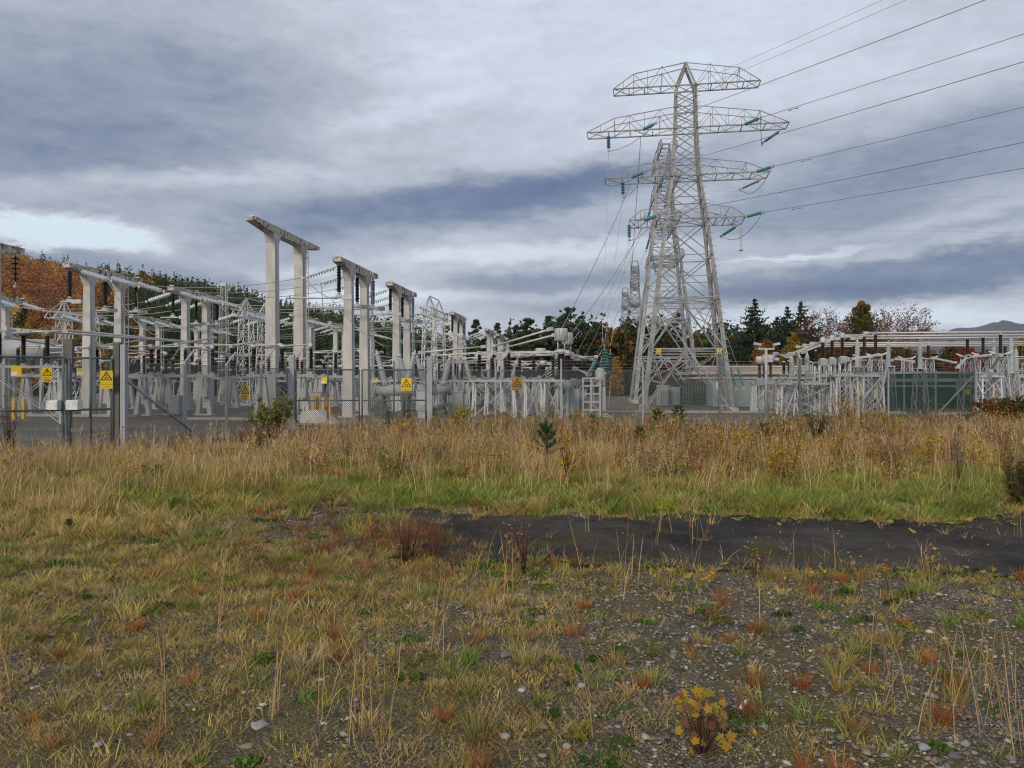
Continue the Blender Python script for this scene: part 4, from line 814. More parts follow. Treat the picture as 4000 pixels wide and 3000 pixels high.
ISO = [(-12.2,2.4,'white concrete isolator nearest the rusty twin posts, behind the fence'), (-9.3,3.2,'white concrete isolator left of the weathered oblique sign'), (-16.0,1.6,'white concrete isolator behind the right leaf of left gates'), (-18.8,-.5,'white concrete isolator behind the exclamation sign'),
       (-11.6,15.2,'isolator standing before the left-row lattice gantry'), (-16.8,11.5,'isolator between first and second left-row gantry, further back'), (-20.5,9.5,'isolator deep behind the left gates'), (-5.6,18.,'isolator seen between the biggest gantry and middle row'),
       (-3.4,9.5,'isolator behind the middle gates, between concrete columns'), (-3.0,26.,'isolator left of the middle lattice gantry'), (-8.5,27.,'isolator far behind the biggest gantry columns'), (-12.4,27.5,'far isolator behind the left-row lattice gantry'), (-22,19,'far isolator before the far-left lattice gantry'), (-22,30,'most distant isolator in the far-left bay'),
       (-3.6,2.2,'isolator behind the yellow bollards and small yellow notice'), (2.6,24,'isolator right of the middle lattice gantry foot'), (5.5,33,'isolator behind the amber danger sign, far back'), (3.2,46,'farthest isolator below the small far gantries'), (-6.5,36,'isolator far away between the row ends'), (-17.5,22,'isolator right of the far-left lattice gantry')]
for a, b, l in ISO: isolator(yd(a,b), l, three=(b < 20))
def tubebar(p0, p1, label, r=.055, ends=True, grp='long tubular busbars'):
    m = MB(); m.rod(p0, p1, r, alu, 10); d = (Vector(p1)-Vector(p0)).normalized()
    if ends:
        for q, s in ((p0,1), (p1,-1)): m.bar(Vector(q)-d*.12*s, Vector(q)+d*.16*s, .20, .17, galv_light)
    return tag(m.build('tubular_busbar'), label, 'busbar', grp)
TB = [(at(25,1284,31.2), at(800,1341,49.5), 'long pale tube running from the left frame edge past the first gantry'), (at(216,1286,34.5), at(905,1350,55), 'long pale tube starting at the looped end fitting'), (at(30,1318,33), at(300,1362,44), 'lower pale tube behind the three left brown insulators'), (at(25,1303,30.9), at(170,1296,32.5), 'short level tube joining tops of the three left brown insulators'),
      (at(610,1357,40), at(838,1320,46), 'pale tube rising right between the two left-row gantries'), (at(300,1363,38.5), at(560,1328,44), 'pale tube rising right behind the first left-row gantry columns'), (at(905,1352,43), at(1060,1325,47), 'pale tube rising to the left column of the biggest gantry'), (at(690,1345,41), at(950,1395,52), 'thin tube falling right toward the left-row lattice gantry')]
for p, q, l in TB: tubebar(p, q, l)
for k, (a, b, z, ln) in enumerate([(-21,6,3.7,9), (-19.5,10,3.9,8), (-11,8,3.9,7), (-8,8.4,4.0,8), (-6,15,3.8,5), (-3.5,12,3.9,7), (-11,20,3.9,8), (-6,24,3.9,8), (-19,26,3.9,9), (-9,32,3.9,9)]):
    if k % 2: tubebar(yd(a,b,z), yd(a+.2,b+ln,z), f'busbar tube running away from the viewer, {NTH[min(6,k//2+1)]} of the receding ones', .05)
    else: tubebar(yd(a,b,z), yd(a+ln*.6,b+.5,z+.05), f'busbar tube running across the yard, {NTH[min(6,k//2)]} of the crosswise ones', .05)
# the three left insulators on their white steel trestle
def steel_trestle_mesh(w, d, h, n=1, wl=.07):
    m = MB()
    for x in (-w/2, w/2):
        for y in (-d/2, d/2): m.ang((x*1.08,y*1.3,0), (x,y,h), wl, white_steel, (1 if x > 0 else -1,0,0))
    for k in range(n):
        z0, z1 = h*k/n+.05, h*(k+1)/n-.03
        for y, e in ((-d/2,1), (d/2,1)): m.bar((-w/2*1.06,y*1.2,z0), (w/2,y,z1), .05, .02, white_steel); m.bar((w/2*1.06,y*1.2,z0), (-w/2,y,z1), .05, .02, white_steel)
        for x in (-w/2, w/2): m.bar((x*1.06,-d/2*1.2,z0), (x,d/2,z1), .05, .02, white_steel); m.bar((x*1.05,-d/2*1.1,z1), (x*1.05,d/2*1.1,z1), .06, .02, white_steel)
    m.box((0,0,h+.05), (w+.35,d+.15,.10), galv_light); return m.mesh('trestle')
ME_T1 = steel_trestle_mesh(2.6,.7,2.3); t = thing('post_insulator_stand', 'white trestle with three tall brown insulators at the left frame edge', 'insulator stand', at(92,1495,31.6)-Vector((0,0,1.7)), R(20)); inst('trestle', ME_T1, t)
for x in (-.85,0,.85): inst('post_insulator', ME_P13, t, (x,0,2.4)); 
for x in (-.85,.85): inst('top_clamp', ME_ARM, t, (x,0,3.8))
# live tank? no: dead tank circuit breakers with paired grey bushings
def mk_bush(L, r0, r1, n=16):
    m = MB(); m.lathe([(.17,0), (.17,.12), (.12,.14)], grey_paint); pr = [(r0,.14)]
    for i in range(n):
        f = i/n; rc = r0+(r1-r0)*f; z = .14+(L-.34)*f; h = (L-.34)/n; pr += [(rc,z+h*.1), (rc+.045,z+h*.45), (rc+.04,z+h*.6), (rc,z+h*.9)]
    m.lathe(pr+[(r1,L-.2)], porc_grey); m.lathe([(r1,L-.2), (.13,L-.19), (.13,L-.1), (.05,L-.08), (.04,L+.06), (.0,L+.06)], galv_light); return m.mesh('bushing')
ME_BU = mk_bush(1.55, .135, .085); _m = MB()
_m.prism((-.95,0,1.35), (.95,0,1.35), [(math.cos(k*.5236)*.27, math.sin(k*.5236)*.27) for k in range(12)], grey_paint, smooth=True)
for x in (-.95,.95): _m.prism((x-.03,0,1.35), (x+.03,0,1.35), [(math.cos(k*.5236)*.33, math.sin(k*.5236)*.33) for k in range(12)], grey_paint)
for x in (-.55,.55): _m.lathe([(.24,0), (.24,.16), (.19,.2)], grey_paint, (x,0,1.55)); _m.lathe([(.2,-.05), (.26,-.04), (.26,.03), (.2,.04)], galv_light, (x,0,1.72))
ME_TANK = _m.mesh('tank'); _m = MB()
for x in (-.6,.6):
    for y in (-.3,.3): _m.bar((x,y,0), (x,y*.7,1.15), .1, .1, post_dark)
    _m.bar((x,-.3,.1), (x,.3,1.05), .05, .05, post_dark)
_m.bar((-.75,-.3,.3), (.75,-.3,.3), .06, .06, post_dark); _m.box((0,0,1.1), (1.5,.5,.08), post_dark); ME_BF = _m.mesh('support_frame'); _m = MB(); _m.box((0,0,.85), (.55,.45,.95), grey_paint); _m.box((0,-.23,.95), (.4,.02,.6), galv_light); _m.box((0,0,1.36), (.62,.52,.05), grey_paint); _m.box((0,0,.2), (.4,.3,.4), galv); ME_CAB = _m.mesh('control_box')
def breaker(loc, label, cab=True):
    t = thing('circuit_breaker', label, 'circuit breaker', loc, TH, 'grey circuit breakers'); inst('tank', ME_TANK, t); inst('support_frame', ME_BF, t)
    for s in (-1,1): o = inst('bushing', ME_BU, t, (s*.55,0,1.72)); o.rotation_euler = (0,s*R(15),0)
    if cab: inst('control_box', ME_CAB, t, (1.35,-.15,0))
for i, (a, b) in enumerate([(2.5,1.2), (3.0,3.4), (3.4,5.6), (5.2,10.2), (5.6,12.4), (6.0,14.6)]): breaker(yd(a,b), 'grey breaker with two ribbed bushings, '+['front one behind the middle gates','second one behind the middle gates','third one behind the middle gates','nearest of the group right of the broad grey post','middle of the group right of the broad grey post','rear of the group right of the broad grey post'][i], i in (0,3,5))
# instrument transformers, post insulators on trestles, middle right
ME_T2 = steel_trestle_mesh(.75,.75,1.75); ME_T3 = steel_trestle_mesh(1.9,.8,1.75,1,.08); ME_T4 = steel_trestle_mesh(.6,.6,1.3)
def ct(px, Y, base, top, label, r=.30, tank=.85, ir=.14, rz=0., bw=.66):
    x = (px-2000)/F*Y; zt = CAM_H+(HZ-top)/F*Y; zb = CAM_H+(HZ-base)/F*Y; t = thing('instrument_transformer', label, 'transformer', (x,Y,0), rz, 'brown instrument transformers')
    m = MB(); hh_ = zb-.02
    for sx in (-.3,.3):
        for sy in (-.3,.3): m.ang((sx,sy,0), (sx,sy,hh_-.35), .065, white_steel, (1,0,0))
    for k in range(2):
        for sy in (-.3,.3): m.bar((-.3,sy,.1+k*(hh_-.6)/2), (.3,sy,.1+(k+1)*(hh_-.6)/2), .06, .02, white_steel)
    m.build('stand', t); m = MB(); m.box((0,0,hh_-.18), (bw,bw,.36), grey_paint); m.box((0,-bw/2-.04,hh_-.2), (bw*.5,.08,.26), grey_paint); m.lathe([(ir*1.5,hh_-.02), (ir*1.5,hh_+.05), (ir,hh_+.06)], galv_light); m.build('base_tank', t); L = zt-tank-zb
    m = MB(); m.sheds(L, ir*.76, ir, 20, porc, (0,0,zb)); m.build('insulator', t); m = MB()
    if tank > .6: m.lathe([(.22,zt-tank), (.24,zt-tank+.03), (.24,zt-tank+.22), (.12,zt-tank+.25)], galv_light); [m.rod((q,0,zt-tank+.2), (q,0,zt-.60), .035, galv_light, 6) for q in (-.16,.16)]; m.lathe([(.18,zt-.62), (r,zt-.59), (r,zt-.03), (r*.93,zt), (0,zt+.01)], galv_light, seg=20); [m.rod((r*math.cos(k*.628), r*math.sin(k*.628), zt-.59), (r*math.cos(k*.628), r*math.sin(k*.628), zt-.03), .022, galv, 4) for k in range(10)]
    else: m.lathe([(.12,zt-tank), (r,zt-tank+.03), (r,zt-.04), (r*.8,zt), (0,zt+.01)], galv_light, seg=16); m.box((r+.1,0,zt-tank*.6), (.3,.16,.16), galv_light)
    m.build('metal_head', t); return t
CTS = [(2192,37.6,1490,1283,'big brown transformer with large round metal head before the tallest pine',.31,1.25), (2217,39.8,1487,1300,'second brown transformer, head just right of the large metal head',.27,1.2), (2232,41.6,1480,1376,'brown transformer with low pale head at the right of the brown cluster',.17,.30), (2122,38.2,1482,1408,'single brown transformer with round white head, left of slanting teal string',.19,.26), (2020,42,1475,1412,'brown transformer whose head shows just above the amber sign',.19,.3), (2112,44,1470,1360,'brown transformer with broad flat metal head in front of the ragged pine',.30,.42), (2205,40.6,1484,1384,'brown transformer between the two tallest brown ones',.17,.28), (2243,42.5,1480,1392,'rightmost slim brown transformer of the brown cluster',.15,.26), (2030,46,1468,1372,'brown transformer with broad flat metal head above the amber sign',.32,.42)]
for k, (px, Y, bs, tp, l, r, tk) in enumerate(CTS): ct(px, Y, bs, tp, l, r, tk, .19 if k < 2 else .12)
def pstand(px, Y, n, sp, label, me=ME_P12, mt=None, zt=1.75, rz=TH):
    x = (px-2000)/F*Y; t = thing('post_insulator_stand', label, 'insulator stand', (x,Y,0), rz, 'steel stands with post insulators'); inst('trestle', mt or ME_T3, t)
    for k in range(n): xx = (k-(n-1)/2)*sp; inst('post_insulator', me, t, (xx,0,zt+.1)); o = inst('top_clamp', ME_ARM, t, (xx,0,zt+(.94 if me is ME_P8 else 1.36)))
    return t
pstand(1930, 37.4, 3, .72, 'white angle steel trestle with three brown posts left of the amber sign', ME_P13); pstand(1975, 39.6, 3, .72, 'second white trestle with brown posts, just behind the first'); pstand(1895, 44, 2, .8, 'white trestle with two posts below the nearest far gantry'); pstand(2085, 36.6, 1, .8, 'white stand with one brown post right of the amber sign', mt=ME_T2)
pstand(2160, 36.2, 1, .8, 'white stand in front of the big brown transformer', mt=ME_T2); pstand(2250, 43, 2, .9, 'white trestle with two posts right of the brown cluster'); pstand(1760, 52, 3, .8, 'white trestle behind the nearest right-hand breaker'); pstand(1830, 56, 3, .8, 'white trestle far behind the white tubes')
# open white ladder rack with grey oil vessels
t = thing('equipment_rack', 'open white square rack at the right of the brown transformers', 'rack', at(2310,1495,38.4)-Vector((0,0,1.7)), R(-4)); m = MB()
for x in (-.42,-.02,.42): m.bar((x,-.3,0), (x,-.3,1.95), .09, .08, galv_light); m.bar((x,.3,0), (x,.3,1.95), .09, .08, galv_light)
for z in (.35,.75,1.15,1.55,1.92): m.bar((-.45,-.3,z), (.45,-.3,z), .07, .08, galv_light); m.bar((-.45,.3,z), (.45,.3,z), .07, .08, galv_light)
m.build('frame', t); m = MB(); m.lathe([(.2,1.5), (.26,1.6), (.26,2.3), (.12,2.45), (0,2.46)], galv_light, (.45,.2,0)); m.box((.55,.1,.9), (.3,.4,1.2), galv_light); m.build('grey_vessel', t)
for i, (px, Y, w, h, c, l) in enumerate([(2130,37.5,.5,1.3,grey_paint,'grey kiosk with a yellow strip behind the fence mesh'), (2235,38.5,.7,1.25,galv_light,'tall slatted pale cabinet below the brown cluster'), (2275,40,.45,1.2,galv_light,'narrow pale cabinet beside the open rack'), (1790,41,.6,1.1,grey_paint,'grey control kiosk right of the paired breakers'), (2065,40,.5,1.0,white_steel,'small white kiosk behind the amber sign'), (1240,42,.6,1.1,galv_light,'pale kiosk behind the yellow bollards'), (2625,56,1.1,1.25,grey_paint,'blue-grey transformer box under the tallest pylon'), (2588,55,.8,1.4,grey_paint,'taller blue-grey box left under the tallest pylon'), (690,40,.5,.9,grey_paint,'small grey mechanism box among left concrete frames')]):
    x = (px-2000)/F*Y; t = thing('kiosk', l, 'cabinet', (x,Y,0), TH, 'yard kiosks'); m = MB(); m.box((0,0,h/2+.08), (w,.5,h), c); m.build('body', t); m = MB(); m.box((0,-.262,h/2+.08), (w*.86,.02,h*.86), c); m.rod((w*.33,-.29,h*.45), (w*.33,-.29,h*.62), .014, galv, 5); m.build('door', t); m = MB(); m.box((0,0,h+.11), (w+.1,.6,.05), galv); m.build('roof', t)
    if i in (6,7): m = MB(); [m.box((-w*.4+k*w*.2,-.36,h*.5), (.04,.16,h*.7), grey_paint) for k in range(5)]; m.build('cooling_fins', t)
# tubes from the breakers over the trestles to the transformer heads
for p, q, l in [(at(1642,1377,39.5), at(1888,1354,40.5), 'upper white tube from the front breaker toward the trestles'), (at(1690,1390,41.5), at(1955,1372,42.5), 'second white tube from the breakers toward the trestles'), (at(1790,1402,47), at(1930,1390,46), 'third short white tube behind the right-hand breakers'), (at(1805,1414,49), at(1960,1400,47), 'lowest white tube behind the right-hand breakers'),
                (at(1930,1352,40.2), at(2150,1286,37.6), 'upper tube climbing to the large round metal head'), (at(1960,1362,42), at(2168,1308,39.8), 'lower tube climbing to the second metal head'), (at(1985,1374,40.5), at(2180,1375,39.5), 'upper level tube left of the brown cluster'), (at(2000,1389,42.5), at(2185,1387,41.5), 'lower level tube left of the brown cluster'),
                (at(2240,1394,41.6), at(2315,1405,43.5), 'short tube right of the brown cluster pointing at the dangling teal strings'), (at(2245,1440,40), at(2300,1462,39), 'low slanting tube beside the slanting teal string'), (at(1660,1340,50), at(1700,1330,58), 'pale tube behind the middle lattice gantry')]: tubebar(p, q, l, .05)
for k in range(5): tag(MB().bar(at(2130+k*.1,1445+k*11,37.2), at(2178,1415+k*11,36.6), .05, .03, white_steel).build('louvre_bar'), NTH[k]+' white slanting bar from the top of the louvred rack', 'bar', 'slanting white bars left of the brown cluster')
# yellow bollards, white plinth, lighting post
for k, (px, by, l) in enumerate([(1286,1638,'yellow post standing tallest, right end of the bollard row'), (1262,1634,'yellow post second from the right end of the row'), (1240,1625,'yellow post in the middle of the bollard row'), (1222,1622,'yellow post second from the left end of the row'), (1205,1616,'yellow post at the left end of the row'), (55,1640,'yellow post low behind the left gate'), (92,1636,'second yellow post behind the left gate, right of first'), (1742*1.0,1590,'small yellow post beside the right-hand breakers'), (2714,1582,'yellow post under the tallest pylon, beside its far leg')]):
    Y = CAM_H*F/(by-HZ); m = MB(); m.box(((px-2000)/F*Y,Y,.48), (.13,.13,.96), yellow_post); m.add([((px-2000)/F*Y+a,Y+b,z) for a,b,z in ((-.065,-.065,.96),(.065,-.065,.96),(.065,.065,.96),(-.065,.065,.96),(0,0,1.03))], [(0,1,4),(1,2,4),(2,3,4),(3,0,4)], yellow_post); tag(m.build('bollard'), l, 'bollard', 'yellow posts')
m = MB(); x0, y0 = -8.15, 32.2; m.add([(x0-.75,y0,0),(x0+.85,y0-.5,0),(x0+.85,y0+.6,0),(x0-.75,y0+1.1,0),(x0-.7,y0+.05,.5),(x0+.0,y0-.1,.55),(x0+.05,y0+.85,.55),(x0-.7,y0+1,.5)], [(3,2,1,0),(4,5,6,7),(0,1,5,4),(1,2,6,5),(2,3,7,6),(3,0,4,7)], concrete); tag(m.build('concrete_plinth'), 'pale wedge-shaped concrete block behind the willow bush', 'plinth')
m = MB(); x0, y0 = 4.2, 39.2; m.add([(x0-.15,y0,0),(x0+.35,y0-1.2,0),(x0+.75,y0-1.2,0),(x0+.15,y0+.2,0),(x0-.12,y0+.3,.55),(x0+.05,y0+.35,.55)], [(0,1,2,3),(0,4,5,3),(0,1,4),(3,5,2),(4,1,2,5)], concrete); tag(m.build('concrete_ramp'), 'small pale concrete ramp left of the tallest pylon feet', 'ramp')
t = thing('floodlight_post', 'pale post with two floodlights in front of the flat-roofed building', 'floodlight post', (13.15,39.8,0)); m = MB(); m.rod((0,0,0), (0,0,3.45), .075, galv_light, 10); m.build('post', t); m = MB(); m.bar((-.42,0,3.45), (.42,0,3.45), .08, .1, galv_light); m.build('crossbar', t); m = MB(); m.box((-.12,-.02,3.05), (.14,.1,.22), galv_light); m.build('sensor_box', t)
for s in (-1,1): m = MB(); m.bar((s*.36,0,3.5), (s*.42,-.02,3.62), .05, .05, galv_light); m.prism((s*.32,-.1,3.66), (s*.66,-.16,3.72), [(-.1,-.06),(.1,-.06),(.1,.06),(-.1,.06)], galv_light); m.build('floodlight', t)

# ---------------------------------------------------------------- buildings behind
render_m = mat('pinkish_render', (.42,.33,.27), (.36,.28,.23), 2, .9); fascia = mat('pale_fascia', (.62,.58,.53), (.5,.46,.42), 1, .7); glassm = mat('dark_window_glass', (.03,.035,.04), (.02,.025,.03), 2, .1, spec=.6); greenm = mat('dark_green_cladding', (.022,.062,.05), (.014,.042,.034), .6, .6, stretch=(6,6,.1)); palegreen = mat('pale_green_container', (.36,.42,.40), (.31,.37,.35), 1, .6)
def building(x0, x1, y, d, h, label, wallm, roofm, wins=(), over=.35, extra=()):
    t = thing('building', label, 'building', ((x0+x1)/2,y,0), TH*.5); w = x1-x0; m = MB(); m.box((0,d/2,h/2), (w,d,h), wallm); m.build('wall', t); m = MB(); m.box((0,d/2,h+.12), (w+over*2,d+over*2,.24), roofm); m.box((0,d/2,h-.28), (w+over*1.2,d+over*1.2,.14), roofm); m.box((0,d/2,h+.4), (w-.6,d-.6,.32), wallm); m.box((0,d/2,h+.62), (w-.4,d-.4,.12), roofm); m.build('roof', t)
    for (fx, z, ww, hh_) in wins:
        m = MB(); m.box((-w/2+fx*w,-.03,z), (ww,.05,hh_), glassm); wn = m.build('window', t); m = MB()
        for q in (-ww/2, 0, ww/2): m.box((-w/2+fx*w+q,-.06,z), (.07,.06,hh_+.08), white_steel)
        for q in (-hh_/2, hh_/2): m.box((-w/2+fx*w,-.065,z+q), (ww,.05,.07), white_steel)
        m.build('frame', wn)
    return t
building(14.4, 23.4, 60, 7, 2.35, 'low flat-roofed pinkish building with pale roof bands', render_m, fascia, [(.40,1.35,1.1,1.1), (.76,1.35,1.1,1.0), (.91,1.35,.7,1.0)])
t = thing('container', 'pale green-grey container left of the floodlight post', 'container', (15.55,52.5,0), TH*.5); m = MB(); m.box((0,1.2,.98), (3.6,2.2,1.85), palegreen); m.build('body', t); m = MB(); [m.box((-1.7+k*.25,.085,.98), (.09,.04,1.7), palegreen) for k in range(15)]; m.build('corrugated_side', t); m = MB(); m.box((-1.35,.05,1.5), (.5,.06,.6), white_lab); m.build('label_panel', t)
building(24.4, 33.5, 52, 6, 1.75, 'low dark green shed with pale grey eave behind the mesh', greenm, grey_paint, over=.25)
t = thing('palisade_fence', 'dark green slatted fence behind the tallest pylon', 'fence', (13.0,58.5,0), TH); m = MB(); [m.box((-1.5+k*.115,0,.95), (.085,.03,1.8), greenm) for k in range(44)]; m.build('palings', t); m = MB(); m.box((1,.05,.4), (5.1,.05,.07), greenm); m.box((1,.05,1.6), (5.1,.05,.07), greenm); m.build('rail', t)
t = thing('oil_tank', 'blue-grey cylindrical tank behind the left brown insulators', 'tank', (-32.5,52,0), TH); m = MB(); m.prism((-2.2,0,3.9), (1.6,0,3.9), [(math.cos(k*.3927)*.75, math.sin(k*.3927)*.75) for k in range(16)], grey_paint, smooth=True); m.build('drum', t); m = MB(); [m.bar((x,y,0), (x,y*.8,3.3), .18, .18, grey_paint) for x in (-1.6,1.1) for y in (-.5,.5)]; m.build('stand', t)

# ---------------------------------------------------------------- right hand busbars
for k, (py, Y, l) in enumerate([(1299,44.,'top tube of the upper busbar trio at the right edge'), (1311,45.2,'middle tube of the upper busbar trio at the right edge'), (1321,46.6,'bottom tube of the upper busbar trio at the right edge')]):
    z = at(0,py,Y).z; p = Vector((20.4+k*.2,Y+.4,z)); tubebar(p, p+W*13, l, .055, grp='right hand busbars')
for k, (py, Y, l) in enumerate([(1339,56,'top tube of the lower busbar trio, behind grey arresters'), (1346,57.4,'middle tube of the lower busbar trio, behind grey arresters'), (1353,58.8,'bottom tube of the lower busbar trio, behind grey arresters')]):
    z = at(0,py,Y).z; p = Vector((22.0,Y+.5,z)); tubebar(p, p+W*19, l, .055, grp='right hand busbars')
tubebar(at(3310,1407,50), at(3480,1407,50.), 'thin level tube left of the green shed roof', .035, grp='right hand busbars'); tubebar(at(3900,1395,48), at(4060,1392,47), 'thin level tube at the right frame edge', .035, grp='right hand busbars')
for k, (p, q) in enumerate([(at(3210,1338,40), at(3340,1312,44)), (at(3085,1384,38.5), at(3222,1330,40)), (at(3110,1380,40), at(3250,1322,41)), (at(3140,1374,41.5), at(3290,1318,42.5)), (at(3330,1312,43), at(3412,1302,44.2)), (at(3030,1382,41), at(3075,1392,40))]): tubebar(p, q, ['tube joining the leftmost thick insulator to the busbar trio','lowest of three tubes slanting down left from the thick insulators','middle of three tubes slanting down left from the thick insulators','highest of three tubes slanting down left from the thick insulators','short tube leading into the upper busbar trio','short drooping tube left of the pale bushings'][k], .045, grp='slanting tubes at the right')
for k, (px, Y, l) in enumerate([(3214,39.5,'left of three thick brown transformers at right'), (3250,40.6,'middle of three thick brown transformers at right'), (3290,41.4,'right of three thick brown transformers at right')]): ct(px, Y, [1402,1398,1394][k], [1318,1310,1300][k], l, .13, .28, .10, bw=.34)
def column(px, Y, zb, zt, pm, label, r=.14, name='surge_arrester', cat='arrester', stand=True, grp='pale grey arresters'):
    x = (px-2000)/F*Y; t = thing(name, label, cat, (x,Y,0), TH, grp); m = MB(); m.sheds(zt-zb, r*.86, r, 26, pm, (0,0,zb)); m.lathe([(r*.7,zt), (r*.7,zt+.1), (.04,zt+.14), (.03,zt+.3), (0,zt+.3)], galv_light); m.build('insulator', t)
    m = MB(); lattice_tower(m, 0, 0, .75, .5, zb-.06, galv_light, 2, .05, .035); m.box((0,0,zb-.03), (.6,.6,.06), galv_light); m.build('stand', t)
for px, Y, zb, zt, l in [(3349,42.5,2.6,3.9,'pale grey arrester right of the thick brown transformers'), (3470,46,2.7,3.95,'pale grey arrester left of the green shed roof line'), (3594,47,2.6,4.0,'pale grey arrester in the middle of the green shed'), (3882,47,2.6,4.1,'pale grey arrester right of the red tree'), (3950,44,2.3,4.1,'tallest pale grey arrester near the right frame edge'), (3969,50,2.5,3.7,'short pale arrester behind the tallest one'), (3092,41,1.95,2.95,'left pale bushing of the trio right of the floodlight post'), (3122,42,1.95,3.05,'middle pale bushing of the trio right of the floodlight post'), (3153,42.6,1.95,3.15,'right pale bushing of the trio right of the floodlight post')]: column(px, Y, zb, zt, porc_pale, l)
def thin_post(px, Y, top, bot, l):
    x = (px-2000)/F*Y; zt = at(0,top,Y).z; zb = at(0,bot,Y).z; t = thing('post_insulator_stand', l, 'insulator stand', (x,Y,0), TH, 'slim dark insulators under the right busbars'); m = MB(); m.sheds(zt-zb, .075, .10, 20, porc, (0,0,zb)); m.lathe([(.09,zt), (.09,zt+.08), (0,zt+.09)], galv_light); m.build('insulator', t)
    m = MB(); lattice_tower(m, 0, 0, .8, .5, zb-.05, galv_light, 3, .05, .035); m.box((0,0,zb-.02), (.62,.62,.06), galv_light)
    for s in (-1,1): m.bar((0,0,zb-.1), (s*.62,0,zb+.14), .09, .07, white_steel)
    m.build('stand', t)
for px, Y, tp, bt, l in [(3376,44,1318,1395,'slim dark insulator just right of the first pale arrester'), (3420,44.5,1306,1388,'slim dark insulator under the left end of the busbar trio'), (3336,50,1350,1400,'slim dark insulator behind the right thick transformer'), (3186,52,1372,1415,'slim dark insulator left of the thick transformers'), (3542,56,1362,1400,'slim dark insulator between two grey arresters'), (3626,52,1350,1400,'slim dark insulator right of the middle grey arrester'), (3779,45.5,1325,1392,'slim dark insulator in front of the red tree'), (3840,44.5,1320,1388,'slim dark insulator right of the red tree'), (3908,43.6,1308,1382,'slim dark insulator near the tallest pale arrester'), (3926,54,1352,1400,'slim dark insulator behind the tallest pale arrester'), (3985,52,1350,1400,'slim dark insulator at the right frame edge'), (3062,43,1416,1462,'slim dark insulator right of the floodlight post'), (3082,45,1412,1460,'slim dark insulator behind the left pale bushing')]: thin_post(px, Y, tp, bt, l)
ct(2967, 43.5, 1480, 1392, 'left dark transformer with boxy pale head by the floodlight post', .22, .42, .09, bw=.4); ct(2985, 45, 1480, 1393, 'middle dark transformer with boxy pale head by the floodlight post', .22, .42, .09, bw=.4); ct(3010, 45.5, 1478, 1386, 'right dark transformer with boxy pale head by the floodlight post', .24, .42, .09, bw=.4)
ME_T5 = steel_trestle_mesh(.95,.8,2.0,2); ME_T6 = steel_trestle_mesh(1.6,.8,1.6,2)
for k, (px, Y, me, l) in enumerate([(3298,37.5,ME_T5,'nearest square white lattice trestle behind the right fence mesh'), (3230,40,ME_T5,'white lattice trestle below the left thick transformer'), (3180,39,ME_T6,'low wide white trestle left of the nearest square trestle'), (3110,40.5,ME_T6,'low wide white trestle below the three pale bushings'), (3000,44.5,ME_T6,'low wide white trestle below the dark trio by the floodlight post'), (3400,40,ME_T5,'white lattice trestle left of the narrow yellow plate'), (3860,43,ME_T5,'white lattice trestle behind the right corner post'), (3975,45,ME_T5,'white lattice trestle at the right frame edge')]):
    t = thing('steel_trestle', l, 'trestle', ((px-2000)/F*Y,Y,0), TH, 'white lattice trestles'); inst('frame', me, t); m = MB(); m.box((0,0,(2.0 if me is ME_T5 else 1.6)+.14), (.7,.4,.08), galv); m.build('cap_plate', t)
for k, (p, q, l) in enumerate([(at(3335,1400,41), at(3430,1386,41), 'slanting switch arm right of the first pale arrester'), (at(3500,1402,46), at(3565,1412,46), 'switch arm left of the middle grey arrester'), (at(3642,1398,46), at(3730,1416,46), 'long switch arm above the right corner mesh'), (at(3780,1395,44), at(3850,1388,44), 'switch arm below the red tree'), (at(3740,1434,44), at(3782,1390,44), 'steep stay left of the right corner post'), (at(3870,1448,42), at(3908,1388,42), 'dark steep stay right of the right corner post')]):
    m = MB(); m.bar(p, q, .13, .11, galv_light if k < 5 else post_dark); m.box(p, (.2,.16,.16), galv_light); m.box(q, (.2,.16,.16), galv_light); tag(m.build('switch_arm'), l, 'switch arm', 'switch arms at the right')
t = thing('platform', 'grey raised equipment platform at the right frame edge', 'platform', ((3960-2000)/F*47,47,0), TH); m = MB(); m.box((0,0,1.55), (2.6,1.6,.22), grey_paint); m.build('deck', t); m = MB(); [m.box((x,y,.72), (.12,.12,1.44), grey_paint) for x in (-1.1,0,1.1) for y in (-.6,.6)]; m.build('legs_frame', t)

for i, (px, Y, n, sp, l) in enumerate([(1135,46,3,.7,'trestle with short red-brown posts behind the biggest gantry left column'), (1215,50,3,.7,'trestle with short red-brown posts between the biggest gantry columns'), (1290,47,3,.7,'trestle with short red-brown posts right of the biggest gantry'), (1345,54,3,.7,'trestle with short red-brown posts left of the nearest middle gantry'), (1490,46,3,.7,'trestle with short posts between the two middle gantries'), (1655,60,3,.8,'trestle with short posts below the middle lattice gantry'), (1720,64,3,.8,'trestle with short posts right of the lattice gantry feet'), (1850,62,4,.7,'trestle with four short posts below the first small far gantry'), (1960,66,4,.7,'trestle with four short posts behind the amber sign trestle'), (2060,58,3,.8,'trestle with short posts behind the amber sign, further right'), (2120,52,3,.8,'trestle with short posts behind the flat metal heads'), (640,52,3,.8,'trestle with short posts between left-row columns'), (760,58,3,.8,'trestle with short posts behind the second left-row gantry'), (930,60,3,.8,'trestle with short posts at the left lattice gantry foot'), (240,46,3,.8,'trestle with short posts behind the paired gate posts'), (400,50,3,.8,'trestle with short posts behind the first left-row gantry')]):
    pstand(px, Y, n, sp, l, ME_P8 if i % 3 else ME_P12, zt=1.75)

